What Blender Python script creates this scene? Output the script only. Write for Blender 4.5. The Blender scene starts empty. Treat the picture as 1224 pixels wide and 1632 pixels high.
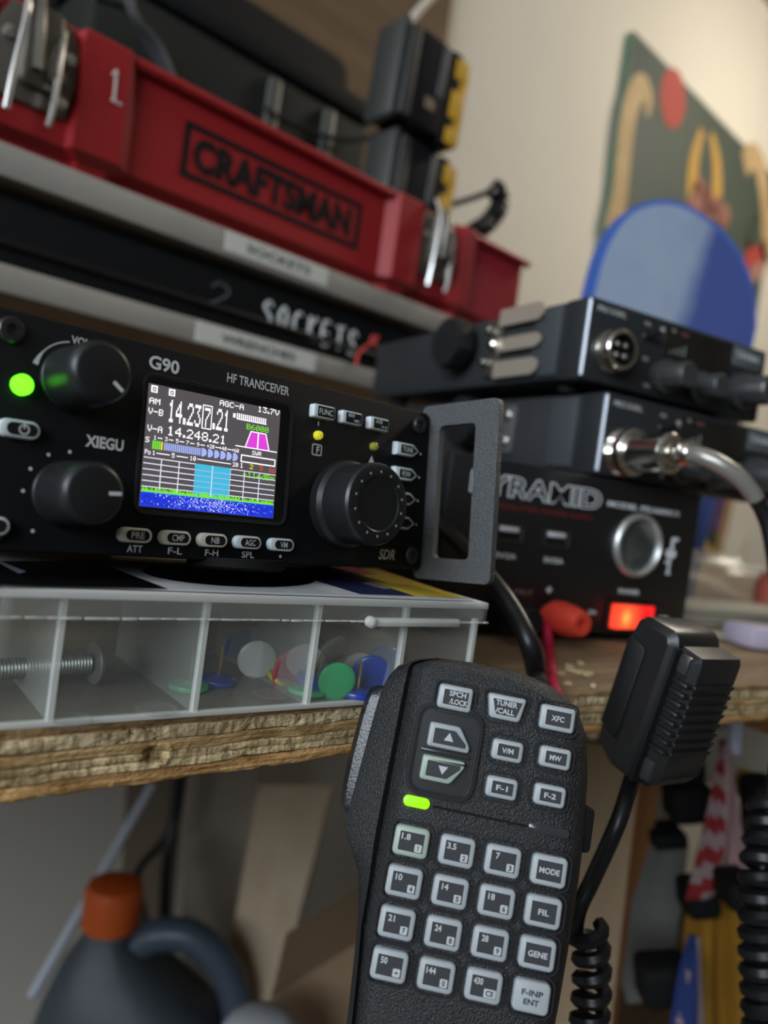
import bpy, bmesh, math, random
from math import sin, cos, pi, radians as R_
from mathutils import Vector, Matrix
random.seed(7)
SC = bpy.context.scene
COL = SC.collection

EXPOSURE = 0.0
WINDOW_E, LAMP_E, SCREEN_E, LED_E, RED_E, MICLED_E = 12.5, 56, 1.2, 3.5, 1.4, 1.1
# ---------------------------------------------------------------- camera, world, lights, exposure
ZC = 1.002                                   # camera height above the floor (bench top at 0.950)
YAW, PITCH, ROLL, FPX, IW, IH = 0.765, -0.0231, -0.1361, 1238.0, 1224, 1632
_f = Vector((sin(YAW)*cos(PITCH), cos(YAW)*cos(PITCH), sin(PITCH)))
_r0 = Vector((cos(YAW), -sin(YAW), 0)); _u0 = _r0.cross(_f)
_r = _r0*cos(ROLL) - _u0*sin(ROLL); _u = _u0*cos(ROLL) + _r0*sin(ROLL)
cam_d = bpy.data.cameras.new('camera'); cam = bpy.data.objects.new('camera', cam_d); COL.objects.link(cam)
cam.matrix_world = Matrix(((_r.x, _u.x, -_f.x, 0), (_r.y, _u.y, -_f.y, 0), (_r.z, _u.z, -_f.z, ZC), (0, 0, 0, 1)))
cam_d.sensor_fit = 'VERTICAL'; cam_d.sensor_height = 36.0; cam_d.lens = 36.0*FPX/IH
cam_d.clip_start = 0.005; cam_d.clip_end = 50
cam_d.dof.use_dof = True; cam_d.dof.focus_distance = 0.180; cam_d.dof.aperture_fstop = 9.3
SC.camera = cam
SC.view_settings.view_transform = 'Standard'; SC.view_settings.look = 'None'
SC.view_settings.gamma = 1.0; SC.view_settings.use_curve_mapping = False
SC.view_settings.exposure = EXPOSURE
SC.cycles.use_denoising = True
SC.cycles.transparent_max_bounces = 24; SC.cycles.max_bounces = 10
SC.cycles.caustics_reflective = False; SC.cycles.caustics_refractive = False
SC.cycles.sample_clamp_indirect = 4.0
wd = bpy.data.worlds.new('world'); SC.world = wd; wd.use_nodes = True
wd.node_tree.nodes['Background'].inputs[0].default_value = (0.5, 0.6, 0.75, 1)
wd.node_tree.nodes['Background'].inputs[1].default_value = 0.3

# ---------------------------------------------------------------- materials
def ntree(name):
    m = bpy.data.materials.new(name); m.use_nodes = True
    return m, m.node_tree, m.node_tree.nodes['Principled BSDF']
def mat(name, c, rough=0.5, metal=0.0, spec=0.5, bump=None, emit=None, var=None, coat=0.0, alpha=1.0, trans=0.0):
    m, t, b = ntree(name)
    b.inputs['Base Color'].default_value = (*c, 1); b.inputs['Roughness'].default_value = rough
    b.inputs['Metallic'].default_value = metal; b.inputs['Specular IOR Level'].default_value = spec
    b.inputs['Coat Weight'].default_value = coat; b.inputs['Alpha'].default_value = alpha
    b.inputs['Transmission Weight'].default_value = trans
    if emit:
        b.inputs['Emission Color'].default_value = (*emit[0], 1); b.inputs['Emission Strength'].default_value = emit[1]
    tc = None
    if bump or var:
        tc = t.nodes.new('ShaderNodeTexCoord')
    if bump:
        n = t.nodes.new('ShaderNodeTexNoise'); n.inputs['Scale'].default_value = bump[0]; n.inputs['Detail'].default_value = 3
        p = t.nodes.new('ShaderNodeBump'); p.inputs['Strength'].default_value = bump[1]; p.inputs['Distance'].default_value = bump[2]
        t.links.new(tc.outputs['Object'], n.inputs['Vector']); t.links.new(n.outputs['Fac'], p.inputs['Height'])
        t.links.new(p.outputs['Normal'], b.inputs['Normal'])
    if var:                                   # var = (scale, other colour)
        n = t.nodes.new('ShaderNodeTexNoise'); n.inputs['Scale'].default_value = var[0]; n.inputs['Detail'].default_value = 5
        x = t.nodes.new('ShaderNodeMix'); x.data_type = 'RGBA'
        x.inputs[6].default_value = (*c, 1); x.inputs[7].default_value = (*var[1], 1)
        r = t.nodes.new('ShaderNodeMapRange'); r.inputs[1].default_value = 0.35; r.inputs[2].default_value = 0.65
        t.links.new(tc.outputs['Object'], n.inputs['Vector']); t.links.new(n.outputs['Fac'], r.inputs[0])
        t.links.new(r.outputs[0], x.inputs[0]); t.links.new(x.outputs[2], b.inputs['Base Color'])
    return m
def emat(name, c, s): return mat(name, (0, 0, 0), 0.4, emit=(c, s))
def clear_mat(name, c, haze, rough=0.15, ior=1.25):
    """Cloudy clear plastic: mostly see-through with a milky surface."""
    m, t, b = ntree(name)
    b.inputs['Base Color'].default_value = (*c, 1); b.inputs['Roughness'].default_value = rough
    tr = t.nodes.new('ShaderNodeBsdfTransparent'); tr.inputs[0].default_value = (0.95, 0.96, 0.95, 1)
    mx = t.nodes.new('ShaderNodeMixShader'); fr = t.nodes.new('ShaderNodeFresnel'); fr.inputs[0].default_value = ior
    ad = t.nodes.new('ShaderNodeMath'); ad.operation = 'ADD'; ad.use_clamp = True; ad.inputs[1].default_value = haze
    ge = t.nodes.new('ShaderNodeNewGeometry'); fb = t.nodes.new('ShaderNodeMath'); fb.operation = 'SUBTRACT'; fb.inputs[0].default_value = 1.0; fb.use_clamp = True
    mu = t.nodes.new('ShaderNodeMath'); mu.operation = 'MULTIPLY'      # the wall's haze counts once, on its outer side
    t.links.new(ge.outputs['Backfacing'], fb.inputs[1])
    t.links.new(fr.outputs[0], ad.inputs[0]); t.links.new(ad.outputs[0], mu.inputs[0]); t.links.new(fb.outputs[0], mu.inputs[1]); t.links.new(mu.outputs[0], mx.inputs[0])
    t.links.new(tr.outputs[0], mx.inputs[1]); t.links.new(b.outputs[0], mx.inputs[2])
    t.links.new(mx.outputs[0], t.nodes['Material Output'].inputs['Surface'])
    return m
def wood_mat(name, c1, c2, axis=0, scale=(6, 60, 60), rough=0.75, bump=0.3, dirt=None):
    m, t, b = ntree(name); b.inputs['Roughness'].default_value = rough; b.inputs['Specular IOR Level'].default_value = 0.25
    tc = t.nodes.new('ShaderNodeTexCoord'); mp = t.nodes.new('ShaderNodeMapping'); mp.inputs['Scale'].default_value = scale
    n = t.nodes.new('ShaderNodeTexNoise'); n.inputs['Scale'].default_value = 1.0; n.inputs['Detail'].default_value = 8; n.inputs['Roughness'].default_value = 0.65
    cr = t.nodes.new('ShaderNodeValToRGB'); e = cr.color_ramp.elements
    e[0].position, e[0].color = 0.3, (*c2, 1); e[1].position, e[1].color = 0.68, (*c1, 1)
    bp = t.nodes.new('ShaderNodeBump'); bp.inputs['Strength'].default_value = bump; bp.inputs['Distance'].default_value = 0.001
    t.links.new(tc.outputs['Object'], mp.inputs[0]); t.links.new(mp.outputs[0], n.inputs['Vector'])
    t.links.new(n.outputs['Fac'], cr.inputs[0]); t.links.new(cr.outputs[0], b.inputs['Base Color'])
    t.links.new(n.outputs['Fac'], bp.inputs['Height']); t.links.new(bp.outputs[0], b.inputs['Normal'])
    return m

BLK = mat('black_plastic', (0.007, 0.007, 0.008), 0.4, spec=.4)
BLKM = mat('black_matte', (0.007, 0.007, 0.0075), 0.75, spec=0.2)
PANEL = mat('panel_black', (0.0055, 0.0057, 0.0066), 0.6, spec=0.16)
GLOSS = mat('gloss_black', (0.004, 0.004, 0.005), 0.12)
KNOB = mat('knob_rubber', (0.010, 0.0105, 0.0115), 0.40, spec=0.4)
KNOBM = mat('knob_metal_black', (0.035, 0.036, 0.038), 0.36, metal=0.6)
PRINT = mat('white_print', (0.60, 0.60, 0.60), 0.6)
PRINTD = mat('grey_print', (0.36, 0.35, 0.33), 0.6)
GARAGE = mat('wall_garage', (0.28, 0.255, 0.225), 0.9, spec=.1)
TEXB = mat('textured_black', (0.020, 0.020, 0.022), 0.40, spec=0.55, bump=(1100, 0.8, 0.0006))
MICB = mat('mic_black', (0.0095, 0.0095, 0.0105), 0.44, spec=0.6, bump=(2200, 1.0, 0.0005))
POWDER = mat('powder_coat', (0.065, 0.067, 0.070), 0.42, metal=0.2, spec=.8, bump=(2300, 1.0, 0.0005))
BTN = mat('button_white', (0.62, 0.68, 0.70), 0.35)
BTNW = mat('button_cream', (0.66, 0.62, 0.52), 0.35)
CHROME = mat('chrome', (0.72, 0.69, 0.63), 0.16, metal=1)
STEEL = mat('steel', (0.58, 0.56, 0.53), 0.3, metal=1)
DSTEEL = mat('dull_steel', (0.20, 0.185, 0.16), 0.4, metal=.9)
GOLD = mat('brass_pin', (0.80, 0.56, 0.20), 0.22, metal=1)
RED = mat('toolbox_red', (0.33, 0.014, 0.017), 0.42, spec=0.45)
CASE = mat('radio_case', (0.024, 0.026, 0.028), 0.55, spec=0.35, var=(30, (0.020, 0.022, 0.024)))
FACE = mat('radio_face', (0.017, 0.019, 0.021), 0.5, spec=.4)
GREYP = mat('shelf_grey', (0.38, 0.35, 0.305), 0.65, var=(14, (0.32, 0.295, 0.26)))
PAPER = mat('label_white', (0.66, 0.64, 0.58), 0.7)
INK = mat('ink_black', (0.010, 0.010, 0.010), 0.85, spec=0.2)
WALL = mat('wall_cream', (0.66, 0.62, 0.54), 0.85, spec=0.2, var=(2.2, (0.70, 0.66, 0.575)), bump=(160, 0.15, 0.001))
CEIL = mat('ceiling_paint', (0.42, 0.39, 0.34), 0.9)
FLOOR = mat('floor_concrete', (0.17, 0.16, 0.145), 0.85, var=(5, (0.135, 0.128, 0.118)))
BROWN = wood_mat('brown_board', (0.16, 0.10, 0.055), (0.09, 0.055, 0.03), scale=(3, 3, 30))
PLYTOP = wood_mat('ply_top', (0.34, 0.24, 0.14), (0.16, 0.10, 0.055), scale=(14, 90, 60), bump=0.6)
TAN = wood_mat('tan_board', (0.40, 0.29, 0.18), (0.33, 0.23, 0.14), scale=(40, 40, 8))
CARD = mat('cardboard', (0.30, 0.20, 0.115), 0.85, var=(9, (0.26, 0.17, 0.10)))
DKWOOD = wood_mat('dark_wood', (0.13, 0.075, 0.035), (0.07, 0.04, 0.02), scale=(8, 60, 60))
LTWOOD = wood_mat('light_wood', (0.66, 0.52, 0.36), (0.54, 0.41, 0.27), scale=(60, 60, 7))
ORWOOD = wood_mat('orange_wood', (0.25, 0.105, 0.033), (0.15, 0.06, 0.02), scale=(50, 50, 8))

# ---------------------------------------------------------------- mesh helpers
def rrect(w, h, r, n=5, cx=0.0, cy=0.0):
    o = []
    for (sx, sy, a0) in ((1, 1, 0), (-1, 1, 90), (-1, -1, 180), (1, -1, 270)):
        for k in range(n+1):
            a = R_(a0 + 90*k/n)
            o.append((cx+sx*(w/2-r)+r*cos(a), cy+sy*(h/2-r)+r*sin(a)))
    return o
def offs(o, d):
    """Move a closed outline inwards by d (outline counter-clockwise)."""
    n = len(o); out = []
    ar = sum(o[i][0]*o[(i+1) % n][1]-o[(i+1) % n][0]*o[i][1] for i in range(n)); s = 1 if ar > 0 else -1
    for i in range(n):
        a, b, c = o[i-1], o[i], o[(i+1) % n]
        def nr(p, q):
            x, y = q[0]-p[0], q[1]-p[1]; l = math.hypot(x, y) or 1; return (-y/l*s, x/l*s)
        n1, n2 = nr(a, b), nr(b, c); k = 1+n1[0]*n2[0]+n1[1]*n2[1]; k = max(k, 0.35)
        out.append((b[0]+d*(n1[0]+n2[0])/k, b[1]+d*(n1[1]+n2[1])/k))
    return out
def smooth_path(pts, k=6, closed=False):
    P = [Vector(p) for p in pts]; out = []
    n = len(P); rng = range(n if closed else n-1)
    for i in rng:
        p0 = P[(i-1) % n] if (closed or i > 0) else P[0]*2-P[1]
        p1, p2 = P[i], P[(i+1) % n]
        p3 = P[(i+2) % n] if (closed or i+2 < n) else P[-1]*2-P[-2]
        for j in range(k):
            t = j/k
            out.append(0.5*((2*p1)+(p2-p0)*t+(2*p0-5*p1+4*p2-p3)*t*t+(3*p1-p0-3*p2+p3)*t**3))
    if not closed: out.append(P[-1])
    return out
_AX = {'xz': lambda a, b, h: (a, h, b), 'xy': lambda a, b, h: (a, b, h), 'yz': lambda a, b, h: (h, a, b)}
_TXT = {}
def text_geo(s, bold=0.0, space=1.0):
    k = (s, bold, space)
    if k not in _TXT:
        c = bpy.data.curves.new('text_tmp', 'FONT'); c.body = s; c.size = 1.0; c.offset = bold; c.space_character = space
        c.resolution_u = 3
        o = bpy.data.objects.new('text_tmp', c); COL.objects.link(o)
        bpy.context.view_layer.update()
        me = bpy.data.meshes.new_from_object(o.evaluated_get(bpy.context.evaluated_depsgraph_get()))
        vs = [(v.co.x, v.co.y) for v in me.vertices]; fs = [tuple(p.vertices) for p in me.polygons]
        bpy.data.objects.remove(o); bpy.data.curves.remove(c); bpy.data.meshes.remove(me)
        xs = [v[0] for v in vs] or [0]; ys = [v[1] for v in vs] or [0]
        _TXT[k] = (vs, fs, min(xs), max(xs), min(ys), max(ys))
    return _TXT[k]
PIX = {'0': '0E11131519110E', '1': '040C040404040E', '2': '0E11010204081F', '3': '1F02040201110E', '4': '02060A121F0202', '5': '1F101E0101110E', '6': '0608101E11110E', '7': '1F010204080808', '8': '0E11110E11110E', '9': '0E11110F01020C', 'A': '0E11111F111111', 'B': '1E11111E11111E', 'C': '0E11101010110E', 'G': '0E11101711110F', 'M': '111B1515111111', 'P': '1E11111E101010', 'R': '1E11111E141211', 'S': '0F10100E01011E', 'V': '111111110A0A04', 'W': '1111111515150A', 'd': '01010F1111110F', 'm': '00001A15151111', 'o': '00000E1111110E', '-': '0000001F000000', '+': '0004041F040400', '.': '00000000000C0C'}
class MB:
    def __init__(s): s.v, s.f, s.m, s.M, s.flat = [], [], [], Matrix(), []
    def add(s, vs, fs, m=0, flat=False):
        b = len(s.v); s.v += [tuple(s.M @ Vector(p)) for p in vs]
        for f in fs: s.f.append(tuple(b+i for i in f)); s.m.append(m); s.flat.append(flat)
        return s
    def bm(s, bm, m=0):
        bm.verts.index_update(); s.add([v.co for v in bm.verts], [[v.index for v in f.verts] for f in bm.faces], m); bm.free(); return s
    def box(s, x0, x1, y0, y1, z0, z1, bev=0.0, m=0, seg=2):
        bm = bmesh.new(); bmesh.ops.create_cube(bm, size=1)
        for v in bm.verts: v.co = Vector(((x0+x1)/2+v.co.x*(x1-x0), (y0+y1)/2+v.co.y*(y1-y0), (z0+z1)/2+v.co.z*(z1-z0)))
        if bev: bmesh.ops.bevel(bm, geom=bm.edges[:], offset=bev, segments=seg, affect='EDGES', profile=0.5)
        return s.bm(bm, m)
    def loft(s, rings, m=0, caps=(True, True), closed=True):
        n = len(rings[0]); vs = [p for r in rings for p in r]; fs = []
        for i in range(len(rings)-1):
            for j in range(n if closed else n-1):
                k = (j+1) % n; fs.append((i*n+j, i*n+k, (i+1)*n+k, (i+1)*n+j))
        if caps[0]: fs.append(tuple(range(n))[::-1])
        if caps[1]: fs.append(tuple((len(rings)-1)*n+j for j in range(n)))
        return s.add(vs, fs, m)
    def prism(s, o, lo, hi, plane='xz', bev=0.0, bevlo=0.0, m=0):
        F = _AX[plane]; d = 1 if hi > lo else -1; rg = []
        if bevlo: rg += [[F(a, b, lo) for a, b in offs(o, bevlo)], [F(a, b, lo+d*bevlo) for a, b in o]]
        else: rg += [[F(a, b, lo) for a, b in o]]
        if bev:
            rg += [[F(a, b, hi-d*bev) for a, b in o], [F(a, b, hi-d*bev*0.3) for a, b in offs(o, bev*0.35)], [F(a, b, hi) for a, b in offs(o, bev)]]
        else: rg += [[F(a, b, hi) for a, b in o]]
        return s.loft(rg, m)
    def ring(s, o, i, lo, hi, plane='xz', m=0):
        F = _AX[plane]
        R4 = [[F(a, b, lo) for a, b in o], [F(a, b, hi) for a, b in o], [F(a, b, hi) for a, b in i], [F(a, b, lo) for a, b in i]]
        return s.loft(R4+[R4[0]], m, caps=(False, False))
    def lathe(s, prof, c=(0, 0, 0), axis='y', n=24, m=0, notch=None):
        """prof: (radius, height); axis 'y' means height runs along -y (towards the viewer)."""
        rg = []
        for (r, h) in prof:
            g = []
            for k in range(n):
                a = 2*pi*k/n; rr = r
                if notch and h > notch[2] and h < notch[3] and (k % notch[0]) == 0: rr = r-notch[1]
                x, y = rr*cos(a), rr*sin(a)
                g.append({'y': (c[0]+x, c[1]-h, c[2]+y), 'z': (c[0]+x, c[1]+y, c[2]+h), 'x': (c[0]+h, c[1]+x, c[2]+y)}[axis])
            rg.append(g)
        return s.loft(rg, m)
    def tube(s, pts, r, n=8, m=0, k=0, flatn=1.0):
        P = smooth_path(pts, k) if k else [Vector(p) for p in pts]
        rad = r if callable(r) else (lambda t: r)
        t0 = (P[1]-P[0]).normalized(); a = Vector((0, 0, 1)) if abs(t0.z) < 0.9 else Vector((1, 0, 0))
        nx = t0.cross(a).normalized(); rg = []
        for i, p in enumerate(P):
            t = (P[min(i+1, len(P)-1)]-P[max(i-1, 0)]).normalized()
            nx = (nx-t*nx.dot(t)).normalized(); ny = t.cross(nx); q = rad(i/(len(P)-1))
            rg.append([tuple(p+nx*(q*cos(2*pi*j/n))+ny*(q*flatn*sin(2*pi*j/n))) for j in range(n)])
        return s.loft(rg, m)
    def helix(s, path, cr, pitch, r, n=7, m=0, per=12):
        P = smooth_path(path, 24); L = [0]
        for i in range(1, len(P)): L.append(L[-1]+(P[i]-P[i-1]).length)
        tot = L[-1]; N = int(tot/pitch*per); out = []; j = 0
        t0 = (P[1]-P[0]).normalized(); nx = t0.cross(Vector((0.3, 1, 0.1))).normalized()
        for i in range(N+1):
            d = tot*i/N
            while j < len(L)-2 and L[j+1] < d: j += 1
            p = P[j].lerp(P[j+1], (d-L[j])/max(L[j+1]-L[j], 1e-9)); t = (P[j+1]-P[j]).normalized()
            nx = (nx-t*nx.dot(t)).normalized(); ny = t.cross(nx); a = 2*pi*i/per
            out.append(p+nx*(cr*cos(a))+ny*(cr*sin(a)))
        return s.tube(out, r, n, m)
    def poly(s, o, h, plane='xz', m=0):
        F = _AX[plane]; return s.add([F(a, b, h) for a, b in o], [tuple(range(len(o)))], m, True)
    def rect(s, x0, x1, z0, z1, h, m=0, plane='xz'): return s.poly([(x0, z0), (x1, z0), (x1, z1), (x0, z1)], h, plane, m)
    def text(s, t, cx, cz, hgt, h=0.0, w=None, m=0, bold=0.0, plane='xz', align='c', shear=0.0, space=1.0, hfull=False):
        """Flat lettering; hgt is the cap height, w the whole width (None: natural)."""
        F = _AX[plane]
        if t == '1':                           # a lone one gets its flag and foot
            u = hgt/2; s.rect(cx-u*.12, cx+u*.18, cz-u, cz+u, h, m); s.poly([(cx-u*.12, cz+u), (cx-u*.5, cz+u*.55), (cx-u*.5, cz+u*.3), (cx-u*.12, cz+u*.6)], h, m=m); return s
        vs, fs, a0, a1, b0, b1 = text_geo(t, bold, space)
        sy = hgt/((b1-b0) if hfull else 0.7); sx = (w/(a1-a0)) if w else sy
        ox = {'c': (a0+a1)/2, 'l': a0, 'r': a1}[align]; oy = (b0+b1)/2
        s.add([F(cx+(x-ox)*sx+shear*(y-oy)*sy, cz+(y-oy)*sy, h) for x, y in vs], fs, m, True); return s
    def pixels(s, t, cx, cz, hgt, w, h, m=0, gap=1):
        """Dot-matrix lettering five dots wide and seven high, as small lit screens show it."""
        ws = [2 if c == '.' else 5 for c in t]; n = sum(ws)+gap*(len(t)-1); px, pz = w/n, hgt/7; x = cx-w/2
        for c, cw in zip(t, ws):
            b = PIX[c]
            for r in range(7):
                v = int(b[2*r:2*r+2], 16); k = 0
                bits = [(v >> (4-i)) & 1 for i in range(5)] if cw == 5 else [(v >> 3) & 1, (v >> 2) & 1]
                while k < cw:
                    if bits[k]:
                        e = k
                        while e < cw and bits[e]: e += 1
                        z = cz+hgt/2-(r+1)*pz; s.rect(x+k*px, x+e*px, z-.01, z+pz+.01, h, m); k = e
                    else: k += 1
            x += (cw+gap)*px
        return s
    def build(s, name, mats, parent=None, loc=None, rot=None, ang=38, fix=True):
        me = bpy.data.meshes.new(name); me.from_pydata(s.v, [], s.f)
        for x in (mats if isinstance(mats, (list, tuple)) else [mats]): me.materials.append(x)
        me.polygons.foreach_set('material_index', s.m)
        if fix:
            bm = bmesh.new(); bm.from_mesh(me); bmesh.ops.recalc_face_normals(bm, faces=bm.faces); bm.to_mesh(me); bm.free()
        me.polygons.foreach_set('use_smooth', [True]*len(me.polygons))
        me.set_sharp_from_angle(angle=R_(ang))
        o = bpy.data.objects.new(name, me); COL.objects.link(o)
        if parent: o.parent = parent
        if loc is not None: o.location = loc
        if rot is not None: o.rotation_euler = rot
        return o
def thing(name, label, cat, loc, rot=(0, 0, 0), group=None, mw=None):
    o = bpy.data.objects.new(name, None); o.empty_display_size = 0.02; COL.objects.link(o)
    if mw is not None: o.matrix_world = mw
    else: o.location = loc; o.rotation_euler = rot
    return tag(o, label, cat, group)
def tag(o, label=None, cat=None, group=None, kind=None):
    if label: o['label'] = label
    if cat: o['category'] = cat
    if group: o['group'] = group
    if kind: o['kind'] = kind
    return o
def struct(o): o['kind'] = 'structure'; return o
def plabel(o, s): o['label'] = s; return o
# sight lines through photo points, used once to place things at their own distance
def ray(x, y): return _f + _r*((x-IW/2)/FPX) - _u*((y-IH/2)/FPX)
def at(x, y, d): v = ray(x, y)*d; return Vector((v.x, v.y, v.z+ZC))
def on_y(x, y, Y): v = ray(x, y); v = v*(Y/v.y); return Vector((v.x, v.y, v.z+ZC))
def on_z(x, y, Z): v = ray(x, y); v = v*((Z-ZC)/v.z); return Vector((v.x, v.y, Z))
BENCH = ZC-0.0517
mm = 0.001
# ---------------------------------------------------------------- the room
struct(MB().box(-1.7, 3.3, -2.6, 1.0, -0.1, 0).build('floor', FLOOR))
CZ = 2.29
struct(MB().box(-1.7, 3.3, -2.6, 1.0, CZ, CZ+0.1).build('ceiling', CEIL))
struct(MB().box(-1.7, 3.3, 0.85, 0.95, 0, CZ).build('wall_back', WALL))
struct(MB().box(-1.7, -1.6, -2.6, 0.85, 0, CZ).build('wall_left', GARAGE))
struct(MB().box(3.2, 3.3, -2.6, 0.85, 0, CZ).build('wall_right', GARAGE))
struct(MB().box(-1.6, 3.2, -2.6, -2.5, 0, CZ).build('wall_front', GARAGE))
# daylight window in the left wall, ceiling lamp over the room
wn = struct(MB().ring([(-1.17, 1.13), (0.57, 1.13), (0.57, 2.12), (-1.17, 2.12)], [(-1.10, 1.20), (0.50, 1.20), (0.50, 2.05), (-1.10, 2.05)], -1.6, -1.56, 'yz').box(-1.6, -1.57, -0.315, -0.285, 1.2, 2.05).build('window_1', mat('window_frame_white', (0.7, 0.7, 0.68), 0.5)))
MB().rect(-1.10, 0.50, 1.2, 2.05, -1.59, plane='yz').build('pane', emat('daylight_pane', (0.80, 0.90, 1.0), WINDOW_E), wn)
lamp = thing('ceiling_light', 'round frosted glass ceiling light near the back wall above the painting', 'ceiling light', (1.75, 0.15, CZ))
MB().lathe([(0.17, 0), (0.17, -0.02), (0.16, -0.03), (0.0, -0.03)], axis='z', n=32).build('lamp_base', STEEL, lamp)
MB().lathe([(0.155, -0.03), (0.15, -0.06), (0.12, -0.09), (0.06, -0.105), (0.001, -0.11)], axis='z', n=32).build('glass_shade', emat('lamp_glow', (1.0, 0.90, 0.74), LAMP_E), lamp)

# ---------------------------------------------------------------- plywood bench top
def ply_mat():
    m, t, b = ntree('plywood_edge'); N = t.nodes.new; L = t.links.new
    b.inputs['Roughness'].default_value = 0.85; b.inputs['Specular IOR Level'].default_value = 0.15
    tc = N('ShaderNodeTexCoord'); sp = N('ShaderNodeSeparateXYZ'); L(tc.outputs['Object'], sp.inputs[0])
    def noise(scale, rot=(0, 0, 0), det=6, dist=0.0):
        mp = N('ShaderNodeMapping'); mp.inputs['Scale'].default_value = scale; mp.inputs['Rotation'].default_value = rot
        n = N('ShaderNodeTexNoise'); n.inputs['Scale'].default_value = 1; n.inputs['Detail'].default_value = det; n.inputs['Distortion'].default_value = dist
        L(tc.outputs['Object'], mp.inputs[0]); L(mp.outputs[0], n.inputs['Vector']); return n.outputs['Fac']
    def math_(op, a, bb):
        q = N('ShaderNodeMath'); q.operation = op
        for i, x in enumerate((a, bb)):
            if isinstance(x, (int, float)): q.inputs[i].default_value = x
            else: L(x, q.inputs[i])
        return q.outputs[0]
    h = math_('MULTIPLY', sp.outputs['Z'], -1/0.0137)
    h = math_('ADD', h, math_('MULTIPLY', math_('SUBTRACT', noise((60, 60, 60)), 0.5), 0.16))
    def ramp(fac, stops, interp='LINEAR'):
        r = N('ShaderNodeValToRGB'); r.color_ramp.interpolation = interp; e = r.color_ramp.elements
        while len(e) < len(stops): e.new(0.5)
        for i, (p, c) in enumerate(stops): e[i].position = p; e[i].color = (*c, 1)
        L(fac, r.inputs[0]); return r.outputs[0]
    A = ramp(h, [(0.0, (0.302, 0.203, 0.101)), (0.115, (0.373, 0.247, 0.126)), (0.14, (0.768, 0.630, 0.403)), (0.32, (0.722, 0.585, 0.362)), (0.345, (0.233, 0.146, 0.071)),
                 (0.36, (0.652, 0.462, 0.232)), (0.50, (0.606, 0.416, 0.202)), (0.525, (0.302, 0.203, 0.101)), (0.545, (0.699, 0.551, 0.323)), (0.62, (0.652, 0.506, 0.293)),
                 (0.65, (0.419, 0.304, 0.161)), (0.675, (0.722, 0.574, 0.343)), (0.765, (0.675, 0.529, 0.302)), (0.785, (0.116, 0.067, 0.030)), (0.80, (0.675, 0.416, 0.181)), (1.0, (0.629, 0.371, 0.156))])
    hatch = ramp(noise((900, 900, 260), (0, R_(38), 0), 4), [(0.36, (0.50, 0.45, 0.38)), (0.58, (1.15, 1.13, 1.10))])
    streak = ramp(noise((45, 45, 1500), (0, 0, 0), 8, 0.4), [(0.34, (0.50, 0.42, 0.34)), (0.60, (1.1, 1.08, 1.05))])
    blot = ramp(noise((110, 110, 300), (0, 0, 0), 5), [(0.35, (0.62, 0.56, 0.50)), (0.62, (1.1, 1.1, 1.1))])
    def mul(a, c):
        x = N('ShaderNodeMix'); x.data_type = 'RGBA'; x.blend_type = 'MULTIPLY'; x.inputs[0].default_value = 1; L(a, x.inputs[6]); L(c, x.inputs[7]); return x.outputs[2]
    msk = ramp(h, [(0.0, (0, 0, 0)), (0.14, (1, 1, 1)), (0.345, (0, 0, 0)), (0.53, (1, 1, 1)), (0.78, (0, 0, 0))], 'CONSTANT')
    mx = N('ShaderNodeMix'); mx.data_type = 'RGBA'; L(msk, mx.inputs[0]); L(streak, mx.inputs[6]); L(hatch, mx.inputs[7])
    c = mul(mul(A, mx.outputs[2]), blot); L(c, b.inputs['Base Color'])
    bp = N('ShaderNodeBump'); bp.inputs['Strength'].default_value = 0.8; bp.inputs['Distance'].default_value = 0.0006
    L(noise((700, 700, 1400), (0, R_(30), 0), 6), bp.inputs['Height']); L(bp.outputs[0], b.inputs['Normal'])
    return m
PLYEDGE = ply_mat()
EA, EB = Vector((0.05, 0.1437)), Vector((0.137, 0.1380))
_q = on_z(950, 1102, BENCH); EC = Vector((_q.x, _q.y))
_dr = (EC-EB).normalized()
EDGE = [EA+(EA-EB).normalized()*0.5, EA, EB, EC, EC+_dr*1.4]
def edge_y(x):
    for a, c in zip(EDGE, EDGE[1:]):
        if x <= c.x: return a.y+(c.y-a.y)*(x-a.x)/(c.x-a.x)
    return EDGE[-1].y
bench = thing('plywood_bench', 'worn plywood workbench top with a rough layered front edge', 'workbench', (0, 0, BENCH))
TH = 0.0137
xs = [EDGE[0].x+i*0.02 for i in range(int((0.02-EDGE[0].x)/0.02)+1)]
x = xs[-1]
while x < 0.30: x += 0.00055; xs.append(x)
while x < EDGE[-1].x-0.05: x += 0.03; xs.append(x)
XR = xs[-1]
rows = [0, 0.03, 0.07, 0.12, 0.135, 0.17, 0.21, 0.25, 0.29, 0.325, 0.345, 0.365, 0.41, 0.46, 0.5, 0.525, 0.545, 0.58, 0.63, 0.65, 0.68, 0.72, 0.76, 0.785, 0.81, 0.86, 0.91, 0.96, 1.0]
rnd = random.Random(3)
def vnoise(seed):
    g = {}
    def f(u):
        i = math.floor(u); w = u-i; w = w*w*(3-2*w)
        for k in (i, i+1):
            if k not in g: g[k] = random.Random(seed*7919+k*104729).uniform(-1, 1)
        return g[i]*(1-w)+g[i+1]*w
    return f
NZ = [vnoise(i) for i in range(40)]
cracks = [on_y(px_, 1150, .14).x for px_ in (210, 250, 390, 470, 523, 563)]
vs, fs = [], []
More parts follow.
